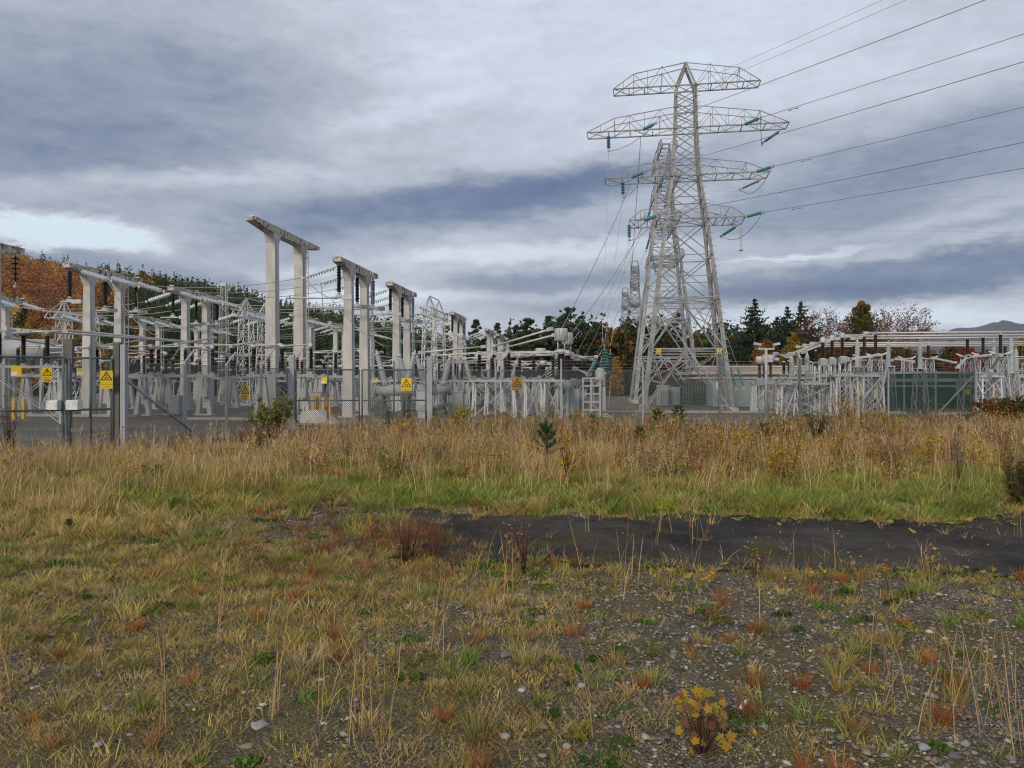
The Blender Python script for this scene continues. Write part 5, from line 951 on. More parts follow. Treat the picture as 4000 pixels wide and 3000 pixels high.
# ---------------------------------------------------------------- grass, plants, stones
def blades(x, y, h, w, lean, curl, col, az=None, segs=3, z0=0., droop=.35):
    n = len(x); az = RNG.random(n)*6.2832 if az is None else az; d = np.stack([np.cos(az), np.sin(az), np.zeros(n)], 1)
    tw = az+1.57+RNG.normal(size=n)*.7; s = np.stack([np.cos(tw), np.sin(tw), np.zeros(n)], 1); base = np.stack([x, y, gz(x, y)-.01+z0], 1)
    ts = [0,.42,.78,1.] if segs == 3 else [0,.55,1.]; V = []
    for t in ts[:-1]:
        c = base+d*(h*(lean*t+curl*t*t))[:,None]; c[:,2] += h*t*(1-droop*curl*t); ww = (w*(1-t*.55)/2)[:,None]; V += [c-s*ww, c+s*ww]
    c = base+d*(h*(lean+curl))[:,None]; c[:,2] += h*(1-droop*curl); V.append(c); k = len(V); V = np.stack(V, 1).reshape(-1,3)
    f = []
    for i in range(len(ts)-2): a = 2*i; f += [(a,a+1,a+3), (a,a+3,a+2)]
    a = 2*(len(ts)-2); f.append((a,a+1,a+2)); f = np.array(f); Fc = (np.arange(n)[:,None,None]*k+f[None]).reshape(-1,3)
    C = np.repeat(col, k, 0); return V, Fc, C
class Veg:
    def __init__(s): s.V = []; s.F = []; s.C = []; s.n = 0
    def add(s, t): V, Fc, C = t; s.V.append(V); s.F.append(Fc+s.n); s.C.append(C); s.n += len(V)
    def build(s, name, label, cat, m=None, k='stuff'):
        o = npmesh(name, np.concatenate(s.V), np.concatenate(s.F), m or grassm, np.clip(np.concatenate(s.C), .003, .9))
        if k: o['kind'] = k
        o['label'] = label; o['category'] = cat; return o
def pal(cols, p, n, var=.25):
    c = np.array(cols)[RNG.choice(len(cols), n, p=p)]; return c*(1+var*RNG.normal(size=(n,1)))*(1+.08*RNG.normal(size=(n,3)))
STRAW = [(.60,.45,.22), (.50,.35,.15), (.42,.25,.10), (.36,.33,.11)]; GREEN = [(.17,.26,.04), (.25,.32,.06), (.34,.33,.09), (.12,.20,.04)]; OLIVE = [(.48,.36,.11), (.39,.31,.08), (.56,.40,.15), (.27,.28,.06)]; RUST = [(.36,.15,.05), (.30,.11,.04), (.40,.20,.07)]
def infrust(x, y, m=1.08): return np.abs(x) < y*.666*m+.4
def scatter(n, y0, y1, pw_=1., marg=1.1):
    y = np.sqrt(y0**2+(y1**2-y0**2)*RNG.random(n)**pw_); x = (RNG.random(n)*2-1)*(y*.67*marg+1.7); return x, y
def fence_y(x):                                        # where the yard begins, for the plants
    fx = np.array([-20,-14.6,-9.9,-9.2,-8.2,-7.2,-6.4,-3,2.5,5,7.5,9.5,11.7,15.9,20.5,21,40]); fy = np.array([14,15.4,17.6,18.0,19.2,22.0,26.5,28.2,28.6,26.5,24.8,26.0,29.5,31.6,33.6,40,44]); return np.interp(x, fx, fy)
# 1: short dry turf and tufts in the foreground
v = Veg()
def tufts(v, cx, cy, nb, h, rad, cols, p, w=.0027, lean=.55, var=.28):
    n = len(cx); tot = int(nb.sum()); idx = np.repeat(np.arange(n), nb); az = RNG.random(tot)*6.2832; rr = rad[idx]*np.sqrt(RNG.random(tot)); x = cx[idx]+np.cos(az)*rr; y = cy[idx]+np.sin(az)*rr
    az = az+RNG.normal(size=tot)*1.1; hh_ = h[idx]*(.45+.65*RNG.random(tot)); tc = pal(cols, p, n, .18)[idx]*(1+var*RNG.normal(size=(tot,1))); tc = tc*.75+.25*pal(cols, p, tot)
    v.add(blades(x, y, hh_, np.full(tot, w)*(1+y*.10)*(.7+.6*RNG.random(tot)), lean*(.3+RNG.random(tot)*.9), .15+.55*RNG.random(tot), tc, az))
x, y = scatter(3302, 2.7, 8.2); den = fbm(x, y, .55, 51)-.22*np.clip(x, -1.6, 2.4)+.06; k = (den+.35*RNG.random(len(x)) > .18) & (tar_d(x,y) < -.05); x, y = x[k], y[k]; n = len(x)
tufts(v, x, y, RNG.integers(26, 80, n), RNG.uniform(.022, .075, n)*RNG.uniform(.7,1.4,n), RNG.uniform(.04, .14, n), OLIVE+STRAW[:2], [.26,.2,.2,.12,.12,.10])
x, y = scatter(660, 2.7, 8.0); k = tar_d(x,y) < -.05; x, y = x[k], y[k]; n = len(x); tufts(v, x, y, RNG.integers(20, 50, n), RNG.uniform(.04, .11, n), RNG.uniform(.03, .07, n), OLIVE, [.3,.3,.25,.15])
x, y = scatter(190, 2.8, 10.8); k = tar_d(x,y) < 0; x, y = x[k], y[k]; n = len(x); tufts(v, x, y, RNG.integers(50, 110, n), RNG.uniform(.08, .17, n), RNG.uniform(.025, .05, n), RUST, [.4,.3,.3], lean=.28)
x, y = scatter(139, 2.8, 8.6); k = (tar_d(x,y) < -.05); x, y = x[k], y[k]; n = len(x); tufts(v, x, y, RNG.integers(50, 120, n), RNG.uniform(.09, .18, n), RNG.uniform(.03, .07, n), [(.42,.31,.12),(.34,.28,.09),(.28,.26,.07)], [.4,.3,.3], lean=.38)
x, y = scatter(114, 2.8, 8.6); k = (tar_d(x,y) < -.05); x, y = x[k], y[k]; n = len(x); tufts(v, x, y, RNG.integers(18, 50, n), RNG.uniform(.08, .16, n), RNG.uniform(.03, .07, n), [(.17,.24,.05),(.22,.25,.06)], [.5,.5], w=.005, lean=.5)
# fine litter of dead blades and low turf
x, y = scatter(190500, 2.6, 9.6, 1.1); den = fbm(x, y, .8, 61)-.19*np.clip(x, -1.5, 2.2); k = (den > -.22+.42*RNG.random(len(x))) & (tar_d(x,y) < -.02); x, y = x[k], y[k]; n = len(x)
v.add(blades(x, y, RNG.uniform(.02,.07,n), np.full(n,.0026)*(1+y*.09), RNG.uniform(.3,1.5,n), RNG.uniform(.2,.9,n), pal(OLIVE+[(.30,.22,.13),(.16,.11,.06),(.24,.10,.05)], [.2,.2,.13,.12,.15,.14,.06], n, .4), segs=2))
# left side is grassier
x, y = scatter(1270, 4.5, 13); k = (((x+1.7)/1.9)**2+((y-9.2)/1.35)**2 > 1) & (x < -.4*y+1.2+.9*fbm(x,y,.5,77)) & (tar_d(x,y) < -.1); x, y = x[k], y[k]; n = len(x); tufts(v, x, y, RNG.integers(30, 75, n), RNG.uniform(.06, .16, n), RNG.uniform(.05, .14, n), OLIVE+GREEN[1:3]+STRAW[:1], [.2,.2,.15,.1,.1,.1,.15], w=.004)
# tall seed stalks
cx, cy = scatter(88, 2.6, 10); cx = np.concatenate([cx, RNG.normal(2.35,.28,34), RNG.normal(1.0,.3,8), RNG.normal(-.75,.3,10), RNG.normal(-1.6,.5,14)]); cy = np.concatenate([cy, RNG.normal(3.95,.3,34), RNG.normal(7,.2,8), RNG.normal(3.9,.3,10), RNG.normal(4.6,.6,14)]); idx = np.repeat(np.arange(len(cx)), 3); n = len(idx)
h = RNG.uniform(.28,.58,n); v.add(blades(cx[idx]+RNG.normal(size=n)*.035, cy[idx]+RNG.normal(size=n)*.035, h, np.full(n,.0042)*(1+cy[idx]*.05), RNG.uniform(0,.28,n), RNG.uniform(0,.3,n), pal([(.46,.33,.16),(.40,.26,.12),(.36,.22,.10)], [.5,.3,.2], n)))
x, y = scatter(5334, 6.4, 10.8); d_ = tar_d(x,y); k = (d_ > -.22) & (d_ < .55*RNG.random(len(x))**2.5+.02); x, y = x[k], y[k]; n = len(x); tufts(v, x, y, RNG.integers(12, 36, n), RNG.uniform(.03, .13, n), RNG.uniform(.03, .09, n), OLIVE+STRAW[1:2]+GREEN[1:2], [.25,.2,.2,.1,.15,.1])
x, y = scatter(88, 7, 9.8); k = tar_d(x,y) > .2; x, y = x[k], y[k]; n = len(x); tufts(v, x, y, RNG.integers(5, 14, n), RNG.uniform(.05, .22, n), RNG.uniform(.01, .04, n), STRAW[:3], [.4,.3,.3])
cx = RNG.normal(-1.25,.75,150); cy = RNG.normal(8.0,.75,150); k = tar_d(cx,cy) < .35; cx, cy = cx[k], cy[k]; n = len(cx); tufts(v, cx, cy, RNG.integers(12, 34, n), RNG.uniform(.08, .30, n), RNG.uniform(.02, .08, n), [(.20,.075,.05),(.30,.12,.055),(.15,.06,.045),(.38,.2,.07)], [.35,.3,.2,.15], w=.0024, lean=.3)
# mossy turf, a few millimetres to three centimetres high
x, y = scatter(190500, 2.6, 9.2, 1.1); k = (fbm(x, y, .9, 131)-.13*np.clip(x, -1.5, 2.5) > .0+.22*RNG.random(len(x))) & (tar_d(x,y) < 0); x, y = x[k], y[k]; n = len(x); v.add(blades(x, y, RNG.uniform(.008,.032,n), np.full(n,.0030)*(1+y*.12), RNG.uniform(.2,1.1,n), RNG.uniform(.1,.6,n), pal([(.30,.27,.06),(.22,.24,.05),(.36,.27,.09),(.16,.19,.04)], [.3,.25,.25,.2], n), segs=2))
v.build('short_grass', 'short olive and straw tufts over the stony foreground', 'grass')
# 2: green band beyond the tarmac
v = Veg(); x, y = scatter(4318, 8.2, 15.8); g_ = fbm(x, y, .35, 81)+.55*np.exp(-((y-11.6)/1.9)**2)-.45*(x < -2.2)-.25*(y > 14); hole = ((x+1.7)/1.9)**2+((y-9.2)/1.35)**2 < 1+.5*vnoise(x,y,1.2,84); k = (tar_d(x,y) < -.06) & (~hole | (RNG.random(len(x)) < .12)); x, y, g_ = x[k], y[k], g_[k]; n = len(x)
isg = g_+.3*RNG.normal(size=n) > .02; a = isg
tufts(v, x[a], y[a], RNG.integers(28, 60, a.sum()), RNG.uniform(.10, .26, a.sum()), RNG.uniform(.06, .17, a.sum()), GREEN+OLIVE[:2], [.20,.24,.18,.14,.14,.10], w=.0052, lean=.55)
a = ~isg; tufts(v, x[a], y[a], RNG.integers(25, 55, a.sum()), RNG.uniform(.10, .28, a.sum()), RNG.uniform(.05, .14, a.sum()), OLIVE+STRAW[:2], [.24,.2,.2,.12,.14,.10], w=.0045)
x, y = scatter(69850, 8.0, 16.5); hole = ((x+1.7)/1.9)**2+((y-9.2)/1.35)**2 < 1+.5*vnoise(x,y,1.2,84); k = (tar_d(x,y) < .03*RNG.normal(size=len(x))-.02) & (~hole | (RNG.random(len(x)) < .2)); x, y = x[k], y[k]; n = len(x); gg = (fbm(x,y,.5,91)+.4-.5*(x < -2.5)*(y > 9) > 0)[:,None]; c = np.where(gg, pal(GREEN+OLIVE[:1], [.25,.25,.2,.15,.15], n), pal(OLIVE, [.3,.25,.3,.15], n))
v.add(blades(x, y, RNG.uniform(.04,.13,n), np.full(n,.005)*(1+y*.06), RNG.uniform(.2,.9,n), RNG.uniform(.2,.8,n), c, segs=2))
x, y = scatter(76, 9.8, 15); k = tar_d(x,y) < -.3; x, y = x[k], y[k]; n = len(x); tufts(v, x, y, RNG.integers(110, 200, n), RNG.uniform(.26,.42,n), RNG.uniform(.06,.12,n), [(.27,.26,.07),(.34,.27,.09),(.20,.22,.05)], [.4,.35,.25], w=.0042, lean=.55)
v.build('green_grass', 'green and yellowing grass band beyond the black tarmac', 'grass')
# 3: tall dry grass up to the fence
v = Veg(); N_ = 310000; x, y = scatter(N_, 8.8, 36, 1.1); fy = fence_y(x); lim = np.where(x < -6.4, fy+.5*vnoise(x,y,.9,119), np.minimum(fy+.4, 27.6+.2*np.abs(x)))
dn = fbm(x, y, .28, 101); edge = 14.6-np.clip((-x-2.4)/1.6,0,1)*4.6+1.3*vnoise(x,y,.35,103); k = (y < lim) & (y > edge-1.2*RNG.random(N_)) & (dn+.35*vnoise(x,y,1.3,112) > -.36+.25*RNG.random(N_)); x, y = x[k], y[k]; n = len(x)
hN = np.where(y < 12.5, -.05, 0)+.30+.30*fbm(x,y,.22,105)+.24*vnoise(x,y,.8,106)+.14*vnoise(x,y,2.3,109)+.10*((x < -4) & (y < 16.5))-.16*(y > 22)-.12*((x < -4) & (y > 17)); h = np.clip(hN*RNG.uniform(.45,1.2,n), .1, .9); left = x < -3
tz = fbm(x,y,.16,107)[:,None]; c = pal(STRAW, [.34,.32,.22,.12], n); tz = tz+.30*np.clip((x+3)/6, -.5, 1)[:,None]*np.clip((y-13)/8, 0, 1)[:,None]; c = np.where(tz+.25*vnoise(x,y,.5,117)[:,None] > .06, pal(STRAW[1:3]+RUST[:1]+[(.34,.19,.12),(.22,.11,.07)], [.2,.24,.18,.24,.14], n), c); c = np.where((vnoise(x,y,.45,108)-.02*np.clip(y-16,0,20) > .48)[:,None], pal(GREEN[1:3]+OLIVE, [.15,.2,.2,.15,.2,.1], n), c); c = c*(.55+.65*np.clip(h/.6,0,1))[:,None]**.0
v.add(blades(x, y, h, np.full(n,.0052)*(.75+y*.055)*RNG.uniform(.7,1.3,n), RNG.uniform(0,.75,n)**1.6, RNG.uniform(0,.7,n), c, az=RNG.random(n)*6.28*.35+vnoise(x,y,.6,111)*3+RNG.normal(size=n)*.8))
cx, cy = scatter(2413, 11, 30); k = (cy < fence_y(cx)-.1) & (cy < 27); cx, cy = cx[k], cy[k]; n = len(cx); idx = np.repeat(np.arange(n), 4); m_ = len(idx)
v.add(blades(cx[idx]+RNG.normal(size=m_)*.10, cy[idx]+RNG.normal(size=m_)*.10, RNG.uniform(.38,.74,m_), np.full(m_,.007)*(.8+cy[idx]*.03), RNG.uniform(0,.3,m_), RNG.uniform(0,.3,m_), pal([(.60,.45,.25),(.50,.34,.17)], [.6,.4], m_)))
# feathery seed heads on the tall stalks
n = 2600; x, y = scatter(n, 10.5, 28); k = (y < fence_y(x)-.2) & ((x < -2.6) | (y > 14.5)); x, y = x[k], y[k]; n = len(x); hd = RNG.uniform(.42,.82,n); idx = np.repeat(np.arange(n), 7); m_ = len(idx); tt = RNG.random(m_)
v.add(blades(x, y, hd, np.full(n,.008), RNG.uniform(0,.2,n), RNG.uniform(0,.1,n), pal([(.52,.38,.2)], [1], n))); v.add(blades(x[idx]+RNG.normal(size=m_)*.012, y[idx]+RNG.normal(size=m_)*.012, RNG.uniform(.05,.12,m_), np.full(m_,.011), RNG.uniform(.1,.5,m_), RNG.uniform(.1,.5,m_), pal([(.55,.41,.25),(.42,.28,.18)], [.6,.4], m_), segs=2, z0=hd[idx]*(.72+.26*tt)))
v.build('tall_grass', 'tall tan dry grass growing up to the chain link fence', 'grass')
# 4: yellow leaves and red twiggy undergrowth
V = Veg(); n = 9000; x, y = scatter(n, 13, 33); cl = fbm(x, y, .25, 121)+.25*(x > 2)-.35*(x < -5); k = (cl > .06) & (y < fence_y(x)-.1) & (y < 29.5+.1*x); x, y = x[k], y[k]; n = len(x)
C0 = np.stack([x, y, RNG.uniform(.15,.85,n)*(.6+.4*RNG.random(n))], 1); q = quads(np.repeat(C0, 3, 0)+RNG.normal(size=(3*n,3))*.09, RNG.uniform(.014,.034,3*n), pal([(.50,.30,.04),(.42,.24,.04),(.34,.15,.04),(.20,.20,.05),(.26,.12,.06)], [.22,.22,.2,.16,.2], 3*n), .75)
tri = np.concatenate([q[1][:,[0,1,2]], q[1][:,[0,2,3]]]); V.add((q[0], tri, q[2])); sx, sy = x[::3], y[::3]; m_ = len(sx)
V.add(blades(sx, sy, RNG.uniform(.4,.95,m_), np.full(m_,.010), RNG.uniform(0,.25,m_), RNG.uniform(0,.25,m_), pal([(.16,.08,.05),(.20,.11,.07)], [.5,.5], m_)))
V.build('undergrowth', 'yellow-leaved birch undergrowth mixed into the tall grass', 'undergrowth', foil)
V = Veg(); cx, cy = scatter(1206, 13.0, 30); k = (cy < fence_y(cx)-.4) & ((cx > -4) | (RNG.random(len(cx)) < .25)); cx, cy = cx[k], cy[k]; n = len(cx); nb = RNG.integers(90, 260, n); idx = np.repeat(np.arange(n), nb); m_ = len(idx); rad = RNG.uniform(.10,.34,n); hh_ = RNG.uniform(.3,.75,n); a = RNG.random(m_)*6.28; r_ = rad[idx]*np.sqrt(RNG.random(m_)); x = cx[idx]+r_*np.cos(a); y = cy[idx]+r_*np.sin(a)
kc = np.array([(.13,.17,.045),(.40,.23,.05),(.24,.11,.055),(.30,.27,.07),(.17,.09,.06),(.46,.32,.06)])[RNG.choice(6, n, p=[.25,.18,.2,.15,.12,.10])]
q = quads(np.stack([x, y, hh_[idx]*(.15+.85*RNG.random(m_))*(1-.45*(r_/rad[idx])**2)], 1), RNG.uniform(.012,.03,m_), kc[idx]*(1+.3*RNG.normal(size=(m_,1))), .6); V.add((q[0], np.concatenate([q[1][:,[0,1,2]], q[1][:,[0,2,3]]]), q[2])); ix = np.repeat(np.arange(n), 9); mm = len(ix)
V.add(blades(cx[ix]+RNG.normal(size=mm)*.10, cy[ix]+RNG.normal(size=mm)*.10, hh_[ix]*RNG.uniform(.7,1.15,mm), np.full(mm,.008), RNG.uniform(0,.35,mm), RNG.uniform(0,.3,mm), pal([(.18,.09,.06),(.26,.15,.08)], [.5,.5], mm))); V.build('weeds', 'rusty, green and amber weeds tangled through the dry grass', 'weeds', foil)
# fallen leaves
V = Veg(); n = 1500; x, y = scatter(n, 2.6, 11); k = RNG.random(n) < .35+.3*(x > -1); x, y = x[k], y[k]; n = len(x); c3 = np.stack([x, y, gz(x,y)+np.where(tar_d(x,y) > 0, .03, .018)+.02*RNG.random(n)], 1); q = quads(c3, RNG.uniform(.007,.019,n), pal([(.50,.32,.05),(.42,.22,.06),(.30,.15,.07),(.36,.22,.12)], [.25,.3,.2,.25], n), .75, .75)
V.add((q[0], np.concatenate([q[1][:,[0,1,2]], q[1][:,[0,2,3]]]), q[2])); V.build('fallen_leaves', 'fallen yellow and brown leaves on stones and tarmac', 'leaves', foil)
# clover, moss and coltsfoot: low green patches
V = Veg(); cx, cy = scatter(419, 2.7, 12.5); k = (tar_d(cx,cy) < .12); cx, cy = cx[k], cy[k]; n = len(cx); nb = RNG.integers(35, 110, n); idx = np.repeat(np.arange(n), nb); m_ = len(idx); rad = RNG.uniform(.04,.12,n)*(1+.3*(cy > 7)); a = RNG.random(m_)*6.28; r_ = rad[idx]*np.sqrt(RNG.random(m_)); x = cx[idx]+r_*np.cos(a); y = cy[idx]+r_*np.sin(a)*.8
q = quads(np.stack([x, y, gz(x,y)+.008+.035*RNG.random(m_)*(1-r_/rad[idx]*.6)], 1), RNG.uniform(.006,.015,m_)*(1+.04*y), pal([(.07,.14,.025),(.10,.17,.03),(.06,.11,.03),(.15,.17,.03)], [.3,.3,.25,.15], n, .15)[idx]*(1+.2*RNG.normal(size=(m_,1))), .8, .5); V.add((q[0], np.concatenate([q[1][:,[0,1,2]], q[1][:,[0,2,3]]]), q[2]))
# broad round leaves creeping over the tarmac edge at the right
cx = np.concatenate([RNG.uniform(2.6,7.0,90), RNG.uniform(4.6,6.6,40)]); cy = 9.85-.10*cx+RNG.normal(0,.22,130); cy[90:] += RNG.uniform(0,1.6,40); cx = np.concatenate([cx, RNG.uniform(-.2,5.2,70)]); cy = np.concatenate([cy, 7.0-.06*cx[130:]+RNG.normal(0,.12,70)])
nn = len(cx); P = []; FF = []; CC = []
for i in range(nn):
    r0 = RNG.uniform(.022,.05); s = 9; cz = float(gz(cx[i],cy[i]))+RNG.uniform(.02,.06); t1, t2 = RNG.normal(size=2)*.4; b0 = len(P); P.append((cx[i],cy[i],cz))
    for j in range(s): aa = j*6.2832/s; rj = r0*(.8+.3*math.cos(aa*2.5)); P.append((cx[i]+rj*math.cos(aa), cy[i]+rj*math.sin(aa), cz+rj*(math.cos(aa)*t1+math.sin(aa)*t2)))
    FF += [(b0, b0+1+j, b0+1+(j+1)%s) for j in range(s)]; CC += [np.array([(.20,.28,.05),(.32,.30,.05),(.13,.20,.04)][RNG.integers(0,3)])*RNG.uniform(.8,1.2)]*(s+1)
V.add((np.array(P), np.array(FF), np.array(CC))); V.build('ground_cover', 'clover, moss and broad low leaves in patches', 'ground cover', foil)

# gravel pebbles: bevelled lumps, all one pile
def pebbles(x, y, s, col, zoff=0.):
    n = len(x); base = np.array([(1,0,0),(-1,0,0),(0,1,0),(0,-1,0),(0,0,1),(0,0,-1),(.6,.6,.55),(-.6,.6,.5),(.6,-.6,.5),(-.6,-.6,.55)]); F0 = np.array([(4,0,6),(4,6,2),(4,2,7),(4,7,1),(4,1,9),(4,9,3),(4,3,8),(4,8,0),(0,5,2),(2,5,1),(1,5,3),(3,5,0),(0,2,6),(2,1,7),(1,3,9),(3,0,8)])
    V = base[None]*(1+.36*RNG.normal(size=(n,10,3))*np.array([1,1,.6])); a = RNG.random(n)*6.28; ca, sa = np.cos(a)[:,None], np.sin(a)[:,None]; X = V[...,0]*s[:,None]; Y = V[...,1]*s[:,None]*RNG.uniform(.55,.95,(n,1)); Z = V[...,2]*s[:,None]*RNG.uniform(.35,.65,(n,1))
    P = np.stack([X*ca-Y*sa+x[:,None], X*sa+Y*ca+y[:,None], Z+(gz(x,y)+zoff)[:,None]+s[:,None]*.12], -1).reshape(-1,3); return P, (np.arange(n)[:,None,None]*10+F0[None]).reshape(-1,3), np.repeat(col, 10, 0)
stonem = leafmat('stone_surface', 0., .9)
x, y = scatter(152400, 2.6, 10.8, 1.35); den = -fbm(x, y, .6, 51)+.26*np.clip(x, -1.5, 2.5)+.08+.6*(((x+1.7)/1.9)**2+((y-9.2)/1.35)**2 < 1)-1.5*((y > 8.3) & (((x+1.7)/1.9)**2+((y-9.2)/1.35)**2 > 1.3)); k = (den+.5*RNG.random(len(x)) > .05) & (tar_d(x,y) < -.05); x, y = x[k], y[k]; n = len(x)
SG = [(.215,.195,.168),(.15,.136,.12),(.29,.265,.23),(.085,.078,.072),(.25,.185,.14),(.42,.39,.35),(.20,.165,.12)]; sz = np.clip(np.exp(RNG.normal(math.log(.0078), .5, n)), .003, .032)
x2, y2 = scatter(3302, 6.8, 10.2); k = tar_d(x2,y2) > .02; x2, y2 = x2[k], y2[k]; x = np.concatenate([x, x2]); y = np.concatenate([y, y2]); sz = np.concatenate([sz, np.exp(RNG.normal(math.log(.0055), .5, len(x2)))]); n = len(x)
V = Veg(); V.add(pebbles(x, y, sz, pal(SG, [.24,.2,.16,.16,.1,.05,.09], n, .15))); V.build('gravel', 'loose grey angular gravel in the foreground', 'gravel', stonem)
def rock(px, py, wpx, label, col):
    Y = CAM_H*F/(py-HZ); x = (px-2000)/F*Y; s = wpx/F*Y/2; P, Fc, C = pebbles(np.array([0.]), np.array([0.]), np.array([s]), np.array([col])); P[:,2] -= float(gz(0,0)); me = npmesh('rock', P, Fc, stonem, C); me.location = (x, Y, float(gz(x,Y))+s*.1); me.rotation_euler.z = RNG.random()*.5
    sb = me.modifiers.new('bevel', 'BEVEL'); sb.width = s*.16; sb.segments = 1; tag(me, label, 'stone', 'larger stones in the gravel')
for r_ in [(2272,2690,52,'pale grey rounded stone beside a black stone, middle of the gravel',(.36,.37,.37)), (2210,2698,60,'black stone left of the pale rounded stone',(.03,.03,.032)), (2375,2690,66,'dark blue-grey stone right of the pale rounded stone',(.10,.105,.11)), (1975,2600,60,'brown-grey stone among tufts near middle of gravel',(.17,.15,.135)), (2060,2598,50,'white-topped split stone right of the brown-grey stone',(.42,.41,.39)), (1978,2897,66,'long light stone near the bottom edge',(.34,.34,.33)), (2120,2868,58,'pinkish stone right of the long light stone',(.26,.185,.16)), (1880,2975,56,'pale stone on the bottom edge',(.33,.33,.32)),
           (1000,2852,70,'pale flat stone at lower left beside clover',(.33,.31,.30)), (385,2905,56,'grey stone under a straw tuft at lower left',(.28,.27,.26)), (282,2605,54,'half buried grey stone among left tufts',(.22,.20,.18)), (3605,2935,70,'grey boulder at lower right',(.27,.28,.28)), (3720,2950,60,'dark flat stone at lower right beside the boulder',(.12,.12,.125)), (1750,2810,70,'dark broad stone left of the bare gravel',(.13,.12,.12)), (2760,2403,60,'flat rust red stone at right of middle',(.16,.07,.05)), (1030,2770,34,'small white stone at left among grass',(.5,.47,.45)), (2590,2690,56,'dark stone with white edge right of middle',(.11,.11,.115))]: rock(*r_)
m = MB(); Y = CAM_H*F/(2790-HZ); m.tube([((2888-2000)/F*Y, Y-.03, .04), ((2905-2000)/F*Y, Y, .055), ((2928-2000)/F*Y, Y+.03, .06)], [.012,.013,.009], white_lab, 7); tag(m.build('stick'), 'short white broken stick lying on the gravel', 'stick')

# individual plants
def gpos(px, py): Y = CAM_H*F/(py-HZ); return Vector(((px-2000)/F*Y, Y, 0))
def pine_seedling(px, py, hpx, label, dens=1.):
    p = gpos(px, py); h = hpx/F*p.y; t = thing('pine_seedling', label, 'seedling', p, 0, 'young pines in the grass'); m = MB(); m.tube([(0,0,-.05), (.01,0,h*.5), (0,0,h)], [h*.022,h*.016,h*.008], bark, 5); P = []; A = []
    def needles(a, b, n, l):
        a, b = np.array(a), np.array(b); f = RNG.random(n); P.append(a+(b-a)*f[:,None]); d = RNG.normal(size=(n,3))*.55+(b-a)/np.linalg.norm(b-a)*.75; A.append(d/np.linalg.norm(d, axis=1, keepdims=True)*l*(.7+.6*RNG.random((n,1))))
    needles((0,0,h*.2), (0,0,h), int(260*dens), h*.12)
    for w_ in range(4):
        z = h*(.12+.2*w_)
        for k in range(5):
            a = k*1.2566+w_*.6+RNG.random()*.4; L = h*(.42-.085*w_); e = (math.cos(a)*L, math.sin(a)*L, z+L*(.55+.25*w_)); m.tube([(0,0,z), (e[0]*.6,e[1]*.6,z+L*.25), e], [h*.012,h*.009,h*.005], bark, 4); needles((e[0]*.25,e[1]*.25,z+L*.12), e, int(120*dens), h*.105)
    m.build('stem', t); P = np.concatenate(P); A = np.concatenate(A); n = len(P); s = RNG.normal(size=(n,3)); s -= A*(s*A).sum(1,keepdims=True)/(A*A).sum(1,keepdims=True); s /= np.linalg.norm(s,axis=1,keepdims=True); s *= h*.008
    V_ = np.stack([P-s, P+s, P+A], 1).reshape(-1,3); npmesh('needles', V_, np.arange(3*n).reshape(-1,3), foil, np.repeat(pal([(.055,.10,.035),(.04,.08,.03),(.08,.12,.05)], [.4,.35,.25], n), 3, 0), t)
for a in [(2135,1800,150,'young pine with tall bristly leader standing in front of the dry grass'), (1520,1668,66,'left of three small pines below the electric shock sign'), (1590,1668,70,'middle of three small pines below the electric shock sign'), (1688,1668,70,'right of three small pines below the electric shock sign'), (2570,1705,110,'young pine in yellow leaves below the tall pylon'), (2500,1745,80,'small pine left of the one in yellow leaves'), (2650,1672,90,'thin young pine right of the pylon left foot'), (2310,1700,84,'pale young pine amid tall dry grass'), (620,1900,86,'small dark pine in the left dry grass'), (2985,1745,95,'young pine among yellow leaves right of the pylon'), (270,2085,60,'tiny dark pine in left foreground grass')]: pine_seedling(*a)
def shrub(name, px, py, hpx, wpx, label, leafc, leafp, nst, nlf, ls, cat='shrub', stemc=None, grp=None, low=.25, asp=.55):
    p = gpos(px, py); h = hpx/F*p.y; w = wpx/F*p.y/2; t = thing(name, label, cat, p, 0, grp); m = MB(); P = []
    for k in range(nst):
        a = RNG.random()*6.28; r_ = w*RNG.random()**.6; H = h*RNG.uniform(.55,1.0); e = Vector((math.cos(a)*r_, math.sin(a)*r_, H)); b = Vector((e.x*.2, e.y*.2, -.03)); c = b.lerp(e, .55)+Vector((e.x*.12*RNG.normal(), e.y*.12, 0)); m.tube([b, c, e], [h*.008,h*.006,h*.0025], stemc or twig, 4)
        for q in range(3):
            f = RNG.uniform(low, .9); g0 = b.lerp(e, f); e2 = g0+Vector((RNG.normal()*w*.22, RNG.normal()*w*.22, h*.14*RNG.random())); m.tube([g0, e2], [h*.004,h*.002], stemc or twig, 3); n_ = max(1, nlf//nst//4); ff = RNG.random((n_,1)); P.append(np.array(g0)+(np.array(e2)-np.array(g0))*ff+RNG.normal(size=(n_,3))*w*.05)
        n_ = max(1, nlf//nst//4); ff = RNG.uniform(low, 1, (n_,1)); P.append(np.array(b)+(np.array(e)-np.array(b))*ff+RNG.normal(size=(n_,3))*w*.06)
    m.build('stem', t)
    if nlf: P = np.concatenate(P); V_, F_, C_ = quads(P, ls*RNG.uniform(.6,1.3,len(P)), pal(leafc, leafp, len(P)), asp); npmesh('foliage', V_, F_, foil, C_, t)
YL = [(.55,.34,.04),(.46,.25,.04),(.33,.28,.06)]; YP = [.4,.35,.25]
shrub('willow_bush', 1060, 1712, 175, 190, 'loose green-yellow willow bush against the biggest gantry foot', [(.20,.22,.05),(.28,.26,.06),(.12,.14,.04)], [.4,.3,.3], 30, 3600, .04, 'bush', grp=None, low=.3)
